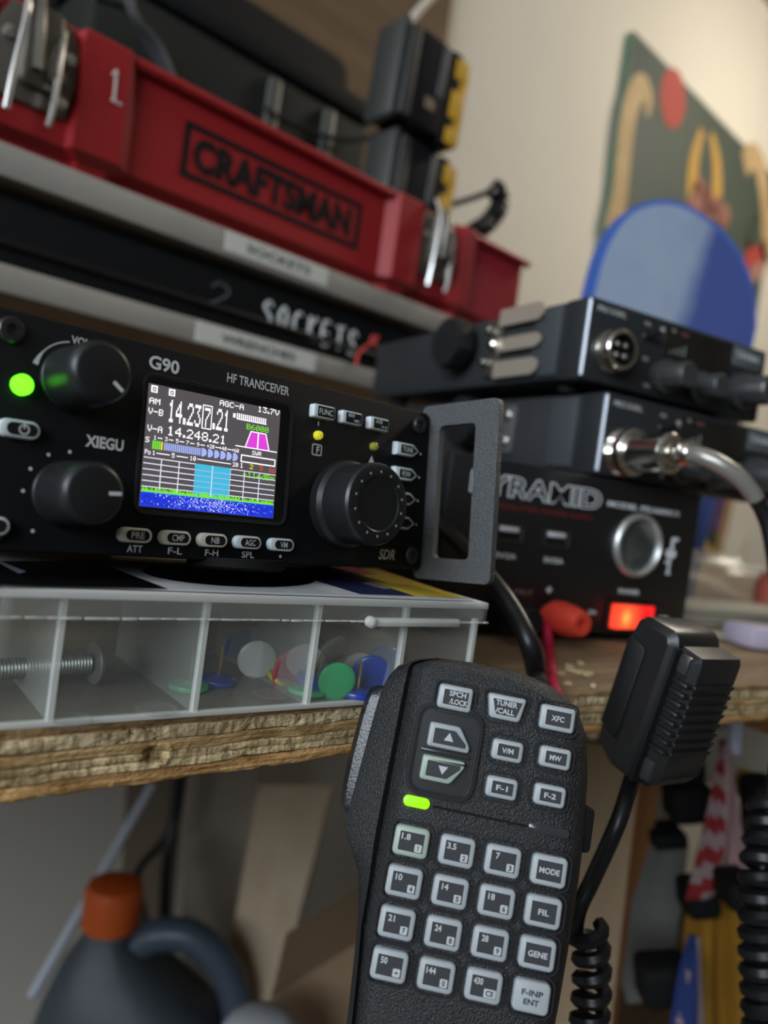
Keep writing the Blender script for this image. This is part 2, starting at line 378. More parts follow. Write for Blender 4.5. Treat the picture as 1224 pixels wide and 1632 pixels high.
for i, x in enumerate(xs):
    for j, h in enumerate(rows):
        d = 0.00010*NZ[j](x/0.0016)+0.00018*NZ[(j//4)+29](x/0.008)
        if 0.345 <= h <= 0.525: d += 0.00015
        if h in (0.345, 0.785): d += 0.0008*max(0.0, (0.45 if h > 0.5 else 0.1)+NZ[38](x/0.012))
        if h in (0.525, 0.65): d += 0.0005*max(0, 0.1+NZ[39](x/0.01))
        if h == 0.0 or h == 1.0: d += 0.0006+0.0005*NZ[37](x/0.003)
        if 0.13 < h < 0.34 and any(abs(x-c-0.0012*sin(h*20+c*900)*1.2) < 0.00032 for c in cracks): d += 0.0006
        kx, kz = (x-on_y(258, 1205, 0.14).x)/0.0032, (h-0.58)/0.17
        if kx*kx+kz*kz < 1 and h > 0.4: d += 0.0016*(1-kx*kx-kz*kz)+(0.0005 if kx < 0 else -0.0006)
        vs.append((x, edge_y(x)+d, -h*TH))
nr = len(rows)
for i in range(len(xs)-1):
    for j in range(nr-1): fs.append((i*nr+j, (i+1)*nr+j, (i+1)*nr+j+1, i*nr+j+1))
fr = MB().add(vs, fs).build('front_edge', PLYEDGE, bench, ang=60)
plabel(fr, 'rough cut edge showing the wood layers')
t = MB()
n = len(xs)
T = [(v[0], v[1], 0) for v in vs[0::nr]]; Bt = [(v[0], v[1], -TH) for v in vs[nr-1::nr]]
tv = T+[(p[0], 0.81, 0) for p in T]; t.add(tv, [(i, i+1, n+i+1, n+i) for i in range(n-1)])
bv = Bt+[(p[0], 0.81, -TH) for p in Bt]; t.add(bv, [(i, i+1, n+i+1, n+i) for i in range(n-1)])
t.add([(xs[0], T[0][1], 0), (xs[0], .81, 0), (xs[0], .81, -TH), (xs[0], Bt[0][1], -TH)], [(0, 1, 2, 3)])
t.add([(XR, T[-1][1], 0), (XR, .81, 0), (XR, .81, -TH), (XR, Bt[-1][1], -TH)], [(0, 1, 2, 3)])
t.build('board', PLYTOP, bench, fix=False)
for lx in (-0.38, 1.45):
    MB().box(lx, lx+0.08, 0.72, 0.80, -BENCH, -TH, 0.004).build('leg', DKWOOD, bench)
MB().box(-0.42, 1.53, 0.77, 0.804, -0.10, -TH, 0.003).build('rear_rail', DKWOOD, bench)

# sawdust and chips behind the microphones
rc = random.Random(11)
for k, (px, py, s) in enumerate([(893, 1078, 2.6), (922, 1074, 3.6), (937, 1078, 2.8), (905, 1092, 2.2), (946, 1096, 2.0), (925, 1060, 1.8), (908, 1066, 2.0)]):
    p = on_z(px, py, BENCH); m_ = MB()
    o = [(s*mm*(0.45+0.4*rc.random())*cos(2*pi*j/7)*1.5, s*mm*(0.3+0.4*rc.random())*sin(2*pi*j/7)) for j in range(7)]
    m_.prism(o, 0, 0.0007+0.0007*rc.random(), 'xy', 0.0002)
    w = m_.build('wood_chip', mat('chip_%d' % k, (0.50, 0.36+0.05*rc.random(), 0.21), 0.8), loc=(p.x, p.y, BENCH+0.0002), rot=(0, 0.0, rc.uniform(0, 3)))
    tag(w, ['pale wood chip on the bench beside the red wire', 'largest pale wood chip on the bench behind the keypad microphone', 'pale wood chip touching the right of the largest chip', 'small pale chip nearest the rounded top of the keypad microphone',
            'pale sliver chip nearest the bench edge left of the ribbed microphone', 'tiny chip furthest back under the power supply front', 'small chip just left of the largest chip, further from the edge'][k], 'wood chip', 'wood chips on the bench')

# ---------------------------------------------------------------- shelf unit with labelled edges
BP = MB().box(-0.35, on_y(715, 40, 0.832).x, 0.832, 0.848, BENCH-0.06, CZ-0.02).build('brown_back_board', BROWN)
tag(BP, 'brown wooden board standing against the wall behind the shelves', 'board')
def shelf(zt, zb, xr, lab, word, label):
    s = thing('shelf_board', label, 'shelf', (0, 0.40, ZC+zb))
    MB().box(-0.30, xr, 0, 0.429, 0, zt-zb, 0.0012).build('board', GREYP, s)
    (x0, z0), (x1, z1) = lab
    l = MB().box(x0, x1, -0.0005, 0.0, z0-zb, z1-zb).build('label_tape', PAPER, s); plabel(l, 'white label tape')
    MB().text(word, (x0+x1)/2, (z0+z1)/2-zb, 0.0048, -0.0007, w=(x1-x0)*0.62, bold=0.012).build('lettering', INK, l)
    MB().box(-0.30, -0.28, 0.0, 0.43, -(ZC+zb-BENCH)+.0005 if zb < 0.1 else -(0.1228-0.0838), 0).build('side_support', GREYP, s)
    return s
shelf(0.1383, 0.1228, 0.497, ((0.2300, 0.1262), (0.3060, 0.1375)), 'SOCKETS', 'upper grey shelf carrying the red toolbox, edge labelled SOCKETS')
shelf(0.0835, 0.0700, 0.45, ((0.2190, 0.0712), (0.3055, 0.0826)), 'WRENCHES', 'lower grey shelf with an edge labelled WRENCHES')

# flat black socket case on the lower shelf
c = thing('socket_case', 'flat black case marked SOCKETS in white, between the two grey shelves', 'tool case', (0.16, 0.408, ZC+0.0837))
MB().box(-0.30, 0.285, 0, 0.22, 0.001, 0.034, 0.004).build('case_body', BLKM, c)
MB().box(-0.30, 0.285, -0.0035, 0.004, 0.009, 0.0125, 0.0015).build('seam_ridge', BLK, c)
w = MB()
def strokes(mb, segs, ox, oz, sx, sz, h, r=0.0012, m=0):
    for seg in segs: mb.tube([(ox+a*sx, h, oz+b*sz) for a, b in seg], r, 6, m, k=3, flatn=1.0)
HAND = {'S': [[(0.9, 0.85), (0.5, 1), (0.15, 0.75), (0.5, 0.5), (0.85, 0.25), (0.5, 0), (0.1, 0.1)]], 'O': [[(0.5, 1), (0.1, 0.6), (0.35, 0.05), (0.8, 0.3), (0.8, 0.8), (0.5, 1)]],
        'C': [[(0.85, 0.9), (0.4, 0.95), (0.1, 0.5), (0.35, 0.05), (0.85, 0.15)]], 'K': [[(0.15, 1), (0.2, 0)], [(0.85, 1), (0.2, 0.45), (0.9, 0)]],
        'E': [[(0.85, 1), (0.15, 0.95), (0.15, 0.05), (0.85, 0)], [(0.15, 0.5), (0.7, 0.52)]], 'T': [[(0.05, 0.95), (0.95, 1)], [(0.5, 1), (0.5, 0)]], '2': [[(0.05, 0.75), (0.4, 1), (0.8, 0.75), (0.5, 0.35), (0.05, 0.05)], [(0.05, 0.03), (0.95, 0.05)]]}
p0, p1 = on_y(427, 493, 0.407), on_y(574, 548, 0.407)
for i, ch in enumerate('SOCKETS'):
    st = (p1.x-p0.x)/6.6
    strokes(w, HAND[ch], p0.x-0.16+st*i*1.0-0.003, p0.z-ZC-0.0837-0.0085-0.0006*i, st*0.66, 0.0135+0.0004*i, -0.0002, 0.00115)
plabel(w.build('handwriting', mat('white_marker', (0.62, 0.62, 0.60), 0.8), c), 'white handwritten word SOCKETS')
w = MB(); p2 = on_y(355, 468, 0.407); strokes(w, HAND['2'], p2.x-0.16-0.008, p2.z-ZC-0.0837-0.008, 0.016, 0.014, 0.0001, 0.0005)
plabel(w.build('handwritten_number', mat('faint_marker', (0.16, 0.16, 0.16), 0.8), c), 'faint handwritten number 2')
q = lambda x, y: on_y(x, y, 0.399)
w = MB().tube([q(603, 537), q(594, 545), q(584, 552), q(573, 562), q(569, 572), q(569, 583)], 0.0011, 8, k=5).tube([q(596, 535), q(592, 543), q(601, 553)], 0.0010, 8, k=4)
o = w.build('red_wire', mat('red_insulation', (0.55, 0.05, 0.04), 0.5)); tag(o, 'short twisted red wire hanging at the end of the SOCKETS case', 'wire')

# ---------------------------------------------------------------- red toolbox
tb = thing('toolbox', 'open red plastic toolbox with framed black lettering on the upper shelf', 'toolbox', (0.262, 0.40, ZC+0.1385))
half = [(91, 7), (98, 0), (122, 0), (124, 6), (160, 6), (168, 0), (180, 0), (183, 7), (247, 7), (253, 13), (253, 206)]
out = [(x*mm, y*mm) for x, y in half]; out = out+[(-x, y) for x, y in reversed(out)]
inn = offs(out, 0.0035)
b = MB()
def rg(o, z): return [(x, y, z) for x, y in o]
b.loft([rg(offs(out, 0.009), 0.0), rg(offs(out, 0.007), 0.006), rg(out, 0.010), rg(out, 0.067), rg(offs(out, 0.001), 0.0685), rg(inn, 0.0685), rg(inn, 0.012)], caps=(True, True))
b.build('body', RED, tb, ang=25)
for (x0, x1) in ((-0.0945, 0.0945), (0.1815, 0.2515), (-0.2515, -0.1815)):
    rm = MB()
    rm.tube([(x0, 0.0045, 0.0655), (x1, 0.0045, 0.0655)], 0.0033, 10); rm.build('rolled_rim', RED, tb)
lg = MB(); yl = 0.0069
X0, X1, Z0, Z1 = 0.2003-0.262, 0.3322-0.262, 0.1590-0.1385, 0.1895-0.1385
lg.ring([(X0, Z0), (X1, Z0), (X1, Z1), (X0, Z1)], [(X0+.0035, Z0+.0035), (X1-.0035, Z0+.0035), (X1-.0035, Z1-.0035), (X0+.0035, Z1-.0035)], yl, yl-0.0003)
lg.text('CRAFTSMAN', (X0+X1)/2-0.001, (Z0+Z1)/2, 0.0168, yl-0.0004, w=0.117, bold=0.05, space=1.04)
plabel(lg.build('printed_logo', INK, tb), 'black framed lettering')
w = MB(); strokes(w, [[(0.45, 1), (0.5, 0)], [(0.3, 0.03), (1.0, 0.0)], [(0.2, 0.8), (0.45, 1)]], on_y(183, 150, 0.3998).x-0.262-0.004, on_y(183, 163, 0.3998).z-ZC-0.1385, 0.008, 0.0155, -0.0001, 0.0008)
plabel(w.build('handwritten_number', mat('chalk_mark', (0.62, 0.55, 0.52), 0.9), tb), 'white handwritten number 1')
def latch(cx):
    L = MB().prism([(cx-.015, .022), (cx-.019, .04), (cx-.019, .056), (cx-.014, .066), (cx+.014, .066), (cx+.019, .056), (cx+.019, .04), (cx+.015, .022)], 0.006, 0.003, bev=0.0008).build('latch', DSTEEL, tb)
    MB().prism(rrect(0.017, 0.038, 0.003, 3, cx, 0.048), 0.003, -0.003, bev=0.0015).tube([(cx-.004, -.004, .069), (cx-.004, -.008, .055), (cx-.003, -.007, .035)], 0.0026, 8, k=4).lathe([(0.004, 0), (0.004, 0.004), (0.0001, 0.005)], (cx+.006, -.003, .036), n=14).build('latch_lever', DSTEEL, L)
    MB().tube([(cx-.011, -.001, .075), (cx-.010, -.007, .06), (cx-.013, -.008, .03), (cx-.014, -.007, .012)], 0.0015, 8, k=4).tube([(cx+.009, -.001, .06), (cx+.007, -.006, .045), (cx+.006, -.007, .02), (cx+.005, -.006, .012)], 0.0015, 8, k=4).build('latch_bail', STEEL, L)
    for (rx, rz) in ((.014, .050), (-.014, .050), (.012, .028)): MB().lathe([(0.003, 0), (0.003, 0.002), (0.0001, 0.003)], (cx+rx, .003, rz), n=12).build('rivet', STEEL, L)
latch(-0.1415); latch(0.1415)
tr = MB().box(-0.245, 0.245, 0.014, 0.20, 0.051, 0.054)
for (a0, a1, b0, b1) in ((-.245, .245, .012, .0145), (-.245, .245, .1985, .201), (-.2475, -.245, .012, .201), (.245, .2475, .012, .201)): tr.box(a0, a1, b0, b1, 0.051, 0.060)
plabel(tr.build('lift_out_tray', BLKM, tb), 'black lift-out tray')
TRAY = ZC+0.1385+0.0542

# dark ribbed box, two batteries, cables and the bag on and behind the toolbox
OLIVE = mat('dark_olive_plastic', (0.016, 0.0165, 0.0135), 0.7, spec=.2)
a = thing('ribbed_storage_box', 'dark olive ribbed plastic box standing in the open red toolbox', 'storage box', (0.262, 0.525, TRAY))
xr = on_y(592, 180, 0.525).x-0.262
MB().box(xr-0.24, xr, 0, 0.07, 0, 0.118, 0.006).build('box_body', OLIVE, a)
MB().box(xr-0.243, xr+0.0025, -0.003, 0.072, 0.118, 0.136, 0.004).build('lid', BLKM, a)
for px in (525, 432):
    rx = on_y(px, 180, 0.523).x-0.262
    plabel(MB().box(rx-0.006, rx+0.006, -0.006, 0.002, 0.004, 0.112, 0.004).build('rib', mat('rib_olive', (0.055, 0.057, 0.047), 0.5), a), 'paler upright rib')
YEL = mat('battery_yellow', (0.62, 0.34, 0.012), 0.5)
BATB = mat('battery_black', (0.008, 0.0072, 0.009), 0.7, spec=.14)
def battery():
    r = thing('tool_battery', '', 'battery', (0, 0, 0), group='power tool batteries on the toolbox')
    MB().box(0.018, 0.062, 0, 0.085, 0.002, 0.072, 0.007).build('shell', BATB, r)
    rl = MB().box(0.0, 0.010, 0.004, 0.08, 0.0, 0.074, 0.005).box(0.009, 0.021, -0.0005, 0.08, 0.004, 0.070, 0.002); plabel(rl.build('slide_rail', mat('rail_grey', (0.030, 0.031, 0.028), 0.55), r), 'grey ridged slide rail')
    MB().box(0.048, 0.056, -0.002, 0.084, 0.030, 0.068, 0.002).build('release_tab', mat('tab_grey', (0.06, 0.065, 0.06), 0.5), r)
    y = MB()
    for (z0, z1) in ((0.052, 0.068), (0.022, 0.044), (0.003, 0.016)): y.box(0.066, 0.084, 0.0, 0.084, z0, z1, 0.002)
    y.box(0.075, 0.087, 0.001, 0.083, 0.004, 0.070, 0.004)
    plabel(y.build('yellow_side', YEL, r), 'yellow side panel')
    MB().box(0.060, 0.076, 0.001, 0.082, 0.001, 0.072, 0.004).build('black_band', BLKM, r)
    MB().box(0.036, 0.048, -0.0006, 0.003, 0.018, 0.026).build('printed_badge', mat('badge', (0.20, 0.14, 0.10), 0.6), r)
    return r
def copy_tree(o, parent=None):
    c = o.copy(); COL.objects.link(c); c.parent = parent
    for ch in list(o.children): copy_tree(ch, c)
    return c
b1 = battery(); b1.scale = (0.80, 0.42, 1.0); b2 = copy_tree(b1)
p = on_y(600, 232, 0.43); b2.location = (on_y(617, 300, 0.43).x, 0.43, TRAY+0.0015); b2.rotation_euler = (0, R_(2), 0)
b1.location = (on_y(628, 140, 0.425).x, 0.425, TRAY+0.0765); b1.rotation_euler = (0, R_(3), R_(-3))
b1['label'] = 'yellow and black power tool battery on top of another battery'
b2['label'] = 'yellow and black power tool battery under another one in the toolbox'
cb = MB().tube([on_y(x, y, 0.514) for x, y in ((425, 172), (440, 185), (500, 212), (545, 223), (580, 222), (604, 212))], 0.0022, 8, k=6).build('black_cable', BLK); tag(cb, 'thin black cable drooping across the dark olive ribbed box', 'cable')
cb = MB().tube([on_y(x, y, 0.50) for x, y in ((150, -8), (200, 10), (225, 45), (245, 80), (262, 110))], 0.0035, 8, k=6).tube([on_y(x, y, 0.49) for x, y in ((205, -8), (215, 30), (250, 70), (275, 125))], 0.0028, 8, k=6).build('black_cable', mat('cable_grey', (0.04, 0.04, 0.042), 0.5)); tag(cb, 'pair of thicker dark cables rising above the handwritten number 1', 'cable')
bag = thing('tool_bag', 'large black tool bag in the dark behind the red toolbox', 'tool bag', (0.2, 0.64, ZC+0.1385))
bx = on_y(572, 95, 0.64).x-0.2; bz = on_y(570, 95, 0.64).z-ZC-0.1385
bb = MB().box(-0.50, bx, 0, 0.16, 0, bz, 0.02, seg=3); rr = random.Random(5)
for k in range(26):
    x_ = -0.48+k*0.0205+rr.uniform(-.005, .005)
    if x_ < bx-0.02: bb.lathe([(0.002, 0.018+rr.uniform(0, .008)), (0.010, 0.012), (0.013, 0), (0.011, -0.02)], (x_, 0.01+rr.uniform(0, .03), bz+0.004), 'z', 9)
bb.build('bag_body', BLKM, bag)
MB().tube([(bx-0.38, 0.05, bz-0.03), (bx-0.36, 0.05, bz+0.05), (bx-0.2, 0.05, bz+0.06), (bx-0.17, 0.05, bz-0.03)], 0.008, 10, k=6).build('carry_handle', BLKM, bag)
rod = MB().tube([on_y(648, 46, 0.56), on_y(664, 22, 0.56), on_y(700, -18, 0.56)], 0.0042, 10, k=5).tube([on_y(648, 46, 0.56), on_y(640, 75, 0.56), on_y(636, 160, 0.56)], 0.0042, 10, k=5).build('white_cable', mat('white_sheath', (0.55, 0.47, 0.38), 0.5)); tag(rod, 'pale cable rising behind the upper power tool battery', 'cable')
q = lambda x, y: on_y(x, y, 0.47)
cc = thing('coiled_cord', 'black coiled cord standing up behind the right end of the red toolbox', 'cord', q(765, 372))
k_ = MB(); k_.M = Matrix.Translation(-q(765, 372)); k_.helix([q(786, 300), q(796, 310), q(796, 328), q(786, 345), q(772, 360), q(752, 372)], 0.0066, 0.0058, 0.0026).build('coil', BLK, cc)
k_ = MB(); k_.M = Matrix.Translation(-q(765, 372)); k_.tube([q(786, 296), q(776, 307), q(740, 320), q(700, 331), q(670, 338)], 0.0026, 8, k=6).build('straight_lead', BLK, cc)

# ---------------------------------------------------------------- painting on the wall, blue arched board
pa = thing('painting', 'large dark green painting with a red disc and tan hooked shapes on the wall', 'painting', (on_y(1016, 22, 0.834).x, 0.834, ZC-0.138))
pw = on_y(1240, 275, 0.834).x-pa.location.x; ph = 0.930+0.138
MB().box(0, pw, 0, 0.0155, 0, ph, 0.002).build('canvas', mat('green_paint', (0.045, 0.062, 0.047), 0.7, var=(7, (0.040, 0.055, 0.042))), pa)
MB().box(-0.0012, 0.001, 0, 0.0155, 0, ph).build('canvas_side', mat('green_side_lit', (0.12, 0.20, 0.13), 0.7), pa)  # lit look of the canvas side put into a lighter green
lp = lambda x, y: (on_y(x, y, 0.833).x-pa.location.x, on_y(x, y, 0.833).z-pa.location.z)
PT = {'red': mat('pt_red', (0.36, 0.045, 0.03), 0.7), 'tan': mat('pt_tan', (0.46, 0.33, 0.17), 0.7, var=(14, (0.38, 0.26, 0.12))), 'gold': mat('pt_gold', (0.45, 0.26, 0.05), 0.7), 'maroon': mat('pt_maroon', (0.10, 0.02, 0.018), 0.7, var=(20, (0.30, 0.14, 0.10))),
      'dark': mat('pt_dark', (0.03, 0.05, 0.03), 0.7), 'pink': mat('pt_pink', (0.34, 0.17, 0.14), 0.7), 'purple': mat('pt_purple', (0.09, 0.045, 0.14), 0.7)}
def disc2(pts, m, name, lab):
    g = MB()
    for i, (x_, y_, rx_, rz_) in enumerate(pts):
        cx, cz = lp(x_, y_); g.poly([(cx+rx_*cos(2*pi*k/28), cz+rz_*sin(2*pi*k/28)) for k in range(28)], -0.001-.0002*i)
    plabel(g.build(name, PT[m], pa, fix=False), lab)
def stroke2(pts, r, m, name, lab, h=-0.001):
    g = MB(); P = smooth_path([(a, 0, b_) for a, b_ in (lp(*p_) for p_ in pts)], 6); n_ = len(P); o1, o2 = [], []
    for i, p_ in enumerate(P):
        d = (P[min(i+1, n_-1)]-P[max(i-1, 0)]).normalized(); rr_ = r(i/(n_-1)) if callable(r) else r
        o1.append((p_.x-d.z*rr_, p_.z+d.x*rr_)); o2.append((p_.x+d.z*rr_, p_.z-d.x*rr_))
    g.add([(a, h, b_) for a, b_ in o1+o2], [(i, i+1, n_+i+1, n_+i) for i in range(n_-1)], 0)
    plabel(g.build(name, PT[m], pa, fix=False), lab)
disc2([(1073, 157, .052, .058)], 'red', 'painted_disc', 'red painted disc')
stroke2([(975, 370), (988, 310), (995, 240), (1003, 180), (1014, 148), (1026, 140), (1034, 158), (1031, 186)], lambda t: 0.026 if t < .7 else 0.026-0.02*(t-.7)/.3, 'tan', 'painted_hook', 'tan hooked shape left')
stroke2([(1186, 262), (1200, 248), (1212, 268), (1220, 320), (1222, 380), (1220, 420)], 0.03, 'tan', 'painted_hook', 'tan hooked shape right')
stroke2([(1106, 335), (1104, 300), (1107, 255), (1119, 207)], lambda t: 0.028-0.018*t*t, 'gold', 'painted_curve', 'gold curved spike'); stroke2([(1141, 350), (1143, 300), (1142, 255), (1134, 213)], lambda t: 0.026-0.016*t*t, 'gold', 'painted_curve', 'gold curved spike')
disc2([(1116, 312, .036, .036), (1128, 325, .034, .034), (1146, 335, .030, .030), (1156, 345, .026, .026), (1107, 325, .03, .03)], 'maroon', 'painted_curls', 'dark red curls')
stroke2([(1192, 395), (1200, 360), (1212, 340)], 0.016, 'dark', 'painted_stroke', 'dark green stroke'); stroke2([(1190, 400), (1205, 415), (1222, 400)], 0.03, 'red', 'painted_stroke', 'red stroke'); stroke2([(1196, 440), (1210, 430), (1218, 420)], 0.02, 'pink', 'painted_stroke', 'pink stroke', -.0013)
stroke2([(1170, 770), (1150, 850), (1140, 885), (1118, 865)], 0.013, 'gold', 'painted_line', 'gold line', -.0012); stroke2([(1160, 780), (1148, 830), (1142, 850)], 0.05, 'purple', 'painted_patch', 'purple patch', -0.0008)

ya = R_(-30); ab0 = at(1070, 500, 0.62)
AM = Matrix.Translation((ab0.x, ab0.y, BENCH)) @ Matrix.Rotation(ya, 4, 'Z'); AI = AM.inverted()
def arch_px(x, y, yy=0.0):
    o_ = Vector((0, 0, ZC)); d = ray(x, y); oo = AI @ o_; dd = AI.to_3x3() @ d; k = (yy-oo.y)/dd.y; p_ = oo+dd*k; return (p_.x, p_.z)
ar = thing('arched_board', 'blue painted arched board with a pale blue patch, standing behind the radios', 'board', (0, 0, 0), mw=AM)
ol = [arch_px(*p_) for p_ in ((1206, 520), (1204, 480), (1196, 440), (1178, 400), (1150, 365), (1113, 336), (1080, 321), (1050, 318), (1022, 324), (996, 340), (972, 372), (955, 410), (940, 468), (925, 540))]
br_, bl_ = arch_px(1107, 930), arch_px(905, 640)
ol = [(v.x, v.y) for v in smooth_path([(a_, b_, 0) for a_, b_ in ol], 3)]
ol = ol+[(bl_[0], 0.12), (bl_[0]+0.01, 0.0), (br_[0], 0.0), (arch_px(1138, 800)[0], arch_px(1138, 800)[1]), (arch_px(1180, 640)[0], arch_px(1180, 640)[1])]
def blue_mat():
    m, t_, b_ = ntree('blue_tones'); N = t_.nodes.new; L = t_.links.new; b_.inputs['Roughness'].default_value = 0.6
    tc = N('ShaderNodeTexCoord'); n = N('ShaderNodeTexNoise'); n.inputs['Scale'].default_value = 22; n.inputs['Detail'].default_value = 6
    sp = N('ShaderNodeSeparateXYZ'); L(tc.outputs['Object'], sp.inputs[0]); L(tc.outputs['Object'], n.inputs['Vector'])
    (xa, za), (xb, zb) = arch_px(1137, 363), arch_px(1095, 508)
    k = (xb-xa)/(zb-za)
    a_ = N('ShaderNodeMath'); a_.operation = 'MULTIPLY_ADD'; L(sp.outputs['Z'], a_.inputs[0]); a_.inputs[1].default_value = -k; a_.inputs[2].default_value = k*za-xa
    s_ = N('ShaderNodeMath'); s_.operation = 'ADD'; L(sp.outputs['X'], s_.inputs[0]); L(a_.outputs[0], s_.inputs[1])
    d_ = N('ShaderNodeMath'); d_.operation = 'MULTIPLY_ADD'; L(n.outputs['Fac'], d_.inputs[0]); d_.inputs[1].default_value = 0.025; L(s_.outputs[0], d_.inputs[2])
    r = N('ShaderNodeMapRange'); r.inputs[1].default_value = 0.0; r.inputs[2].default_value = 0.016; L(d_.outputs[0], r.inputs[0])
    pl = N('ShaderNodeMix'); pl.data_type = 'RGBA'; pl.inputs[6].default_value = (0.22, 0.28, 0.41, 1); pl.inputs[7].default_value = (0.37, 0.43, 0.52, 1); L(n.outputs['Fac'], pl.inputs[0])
    x_ = N('ShaderNodeMix'); x_.data_type = 'RGBA'; L(r.outputs[0], x_.inputs[0]); L(pl.outputs[2], x_.inputs[6]); x_.inputs[7].default_value = (0.055, 0.085, 0.28, 1)  # pale blue on one side of a slanted line, darker blue beyond
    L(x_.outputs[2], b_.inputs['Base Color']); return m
MB().prism(ol, 0.015, 0.0, 'xz').build('board_edge', mat('blue_edge', (0.055, 0.13, 0.46), 0.6), ar, ang=60)
MB().prism(offs(ol, 0.004), 0.001, -0.0012, 'xz').build('board_face', blue_mat(), ar, ang=60)
o = MB().prism(rrect(0.075, 0.115, 0.004), 0.85, 0.846, bev=0.001).box(-.006, .006, 0.838, 0.846, -.012, .012, 0.001).build('light_switch', mat('switch_plate', (0.55, 0.52, 0.45), 0.5), loc=(on_y(1180, 888, 0.85).x, 0, on_y(1180, 888, 0.85).z)); tag(o, 'cream light switch on the wall right of the painting', 'light switch')
# ---------------------------------------------------------------- the black transceiver with the lit screen (local mm: x right, y away, z up)
AL = 0.1048
g9 = thing('radio_transceiver', 'black transceiver with a lit colour screen, leaning back on the clear organizer', 'radio', (0.1027, 0.1533, ZC+0.0023), (-AL, 0, 0))
class MM(MB):                                   # the same builder in millimetres
    def __init__(s): super().__init__(); s.M = Matrix.Scale(0.001, 4)
MM().prism(rrect(120, 45, 2.2), 4.0, 0.0, bev=0.5).build('front_panel', PANEL, g9)
ch = MM().box(-59.2, 59.2, 4, 196, -22, 22, 1.5)
for k in range(14): ch.box(-52+k*7.6, -49+k*7.6, 20, 190, 21.5, 23.6, 0.4)
ch.build('chassis', BLK, g9)
MM().box(-50, 50, 176, 194, -32.2, -21.5, 1.5).build('rear_foot', BLKM, g9)
for (x, z) in ((-55.3, 18.5), (55.3, 18.5), (55.3, -18.5), (-55.3, -18.5)):
    MM().lathe([(2.5, 0), (2.5, 0.5), (2.1, 0.95), (1.1, 1.0), (1.0, 0.3), (0, 0.3)], (x, -0.02, z), n=18).build('screw', mat('screw_black', (0.05, 0.05, 0.052), 0.35, metal=0.7), g9)
# screen
SCW = rrect(39.4, 30.0, 2.6, cx=-8.9, cy=1.6)
sw = MM(); sw.ring(SCW, offs(SCW, 0.5), 0.2, -0.42).ring(offs(SCW, 0.5), offs(SCW, 0.9), 0.1, -0.22)
scr = sw.build('screen_bezel', mat('bezel_gloss', (0.02, 0.02, 0.022), 0.18), g9)
MM().prism(offs(SCW, .9), 0.05, -0.12).build('screen_glass', GLOSS, scr)
E_ = lambda n, c, s=1.0: emat(n, c, s*SCREEN_E)
L_ = [E_('lcd_back', (0.075, 0.068, 0.075)), E_('lcd_white', (1.0, 0.97, 1.0), 1.0), E_('lcd_green', (0.17, 0.70, 0.02)), E_('lcd_cyan', (0.05, 0.42, 0.60)), E_('lcd_blue', (0.012, 0.035, 0.62)), E_('lcd_pale', (0.33, 0.40, 0.78)),
      E_('lcd_magenta', (0.62, 0.05, 0.60)), E_('lcd_yellow', (0.75, 0.70, 0.02)), E_('lcd_red', (0.80, 0.06, 0.02)), E_('lcd_dark', (0.03, 0.03, 0.035)), E_('lcd_grid', (0.72, 0.72, 0.85)), E_('lcd_navy', (0.01, 0.02, 0.36))]
d = MM(); H0 = -0.14; H1 = -0.17; H2 = -0.20; H3 = -0.23
d.rect(-27.3, 7.0, -11.8, 14.2, H0, 0)
for x in (-25.9, -21.8): d.rect(x-.75, x+.75, 12.4, 13.9, H1, 1); d.ring(rrect(.8, .9, .2, 2, x, 13.1), rrect(.35, .45, .1, 2, x, 13.1), H2, H2-.001, m=0)
def T(s, x, z, h, w, m=1, b=0.02, hh=H1, al='c'): d.pixels(s, x, z, h, w, hh, m)
T('AM', -25.6, 10.6, 1.25, 2.5); T('V-B', -25.2, 8.4, 1.35, 3.4); T('V-A', -25.1, 4.75, 1.35, 3.4)
T('14.23', -18.4, 9.2, 4.8, 7.9); d.rect(-14.1, -11.6, 6.6, 12.0, H1, 1); d.rect(-13.85, -11.85, 6.85, 11.75, H2, 0); T('7', -12.85, 9.2, 4.3, 1.4, hh=H3); T('.21', -9.2, 9.3, 4.8, 4.3)
T('14.248.21', -14.9, 4.9, 2.0, 14.6, b=0.03)
T('AGC-A', -6.7, 13.15, 1.25, 6.4); T('13.7V', 3.5, 13.55, 1.35, 6.2)
for k in range(15): d.rect(-5.2+k*0.56, -4.85+k*0.56, 10.2, 11.6, H1, 1)
d.rect(-6.2, -5.5, 10.4, 11.4, H1, 1); d.rect(-5.2, 3.2, 10.15, 10.35, H1, 1)
T('B6000', 0.75, 8.95, 1.3, 6.2, m=2)
d.poly([(-2.4, 4.1), (4.3, 4.2), (3.1, 7.9), (-1.1, 7.8)], H1, m=6); d.rect(0.9, 1.25, 4.1, 7.9, H2, 1); d.rect(-5.0, 6.7, 3.95, 4.2, H2, 1)
for o in (((-2.5, 4.1), (-2.2, 4.1), (-0.9, 7.9), (-1.2, 7.9)), ((4.2, 4.2), (4.5, 4.2), (3.3, 8.0), (3.0, 8.0))): d.poly(o, H3, m=1)
d.rect(-1.2, 3.2, 7.8, 8.05, H2, 1)
T('SWR', 1.0, 3.05, 0.95, 2.6)
d.ring([(-3.3, 0.5), (6.5, 0.5), (6.5, 2.3), (-3.3, 2.3)], [(-3.0, 0.8), (6.2, 0.8), (6.2, 2.0), (-3.0, 2.0)], H1, H1-.001, m=1)
T('1', -2.9, -0.25, 1.1, 0.9); T('2', -0.2, -0.25, 1.1, 1.0, m=7); T('3', 2.5, -0.25, 1.1, 1.0, m=8); T('oo', 5.7, -0.3, 1.3, 1.8, m=8)
T('-114dBm', 2.0, -2.25, 1.3, 9.0, m=2, hh=H3)
T('S', -26.6, 2.3, 1.1, 0.9)
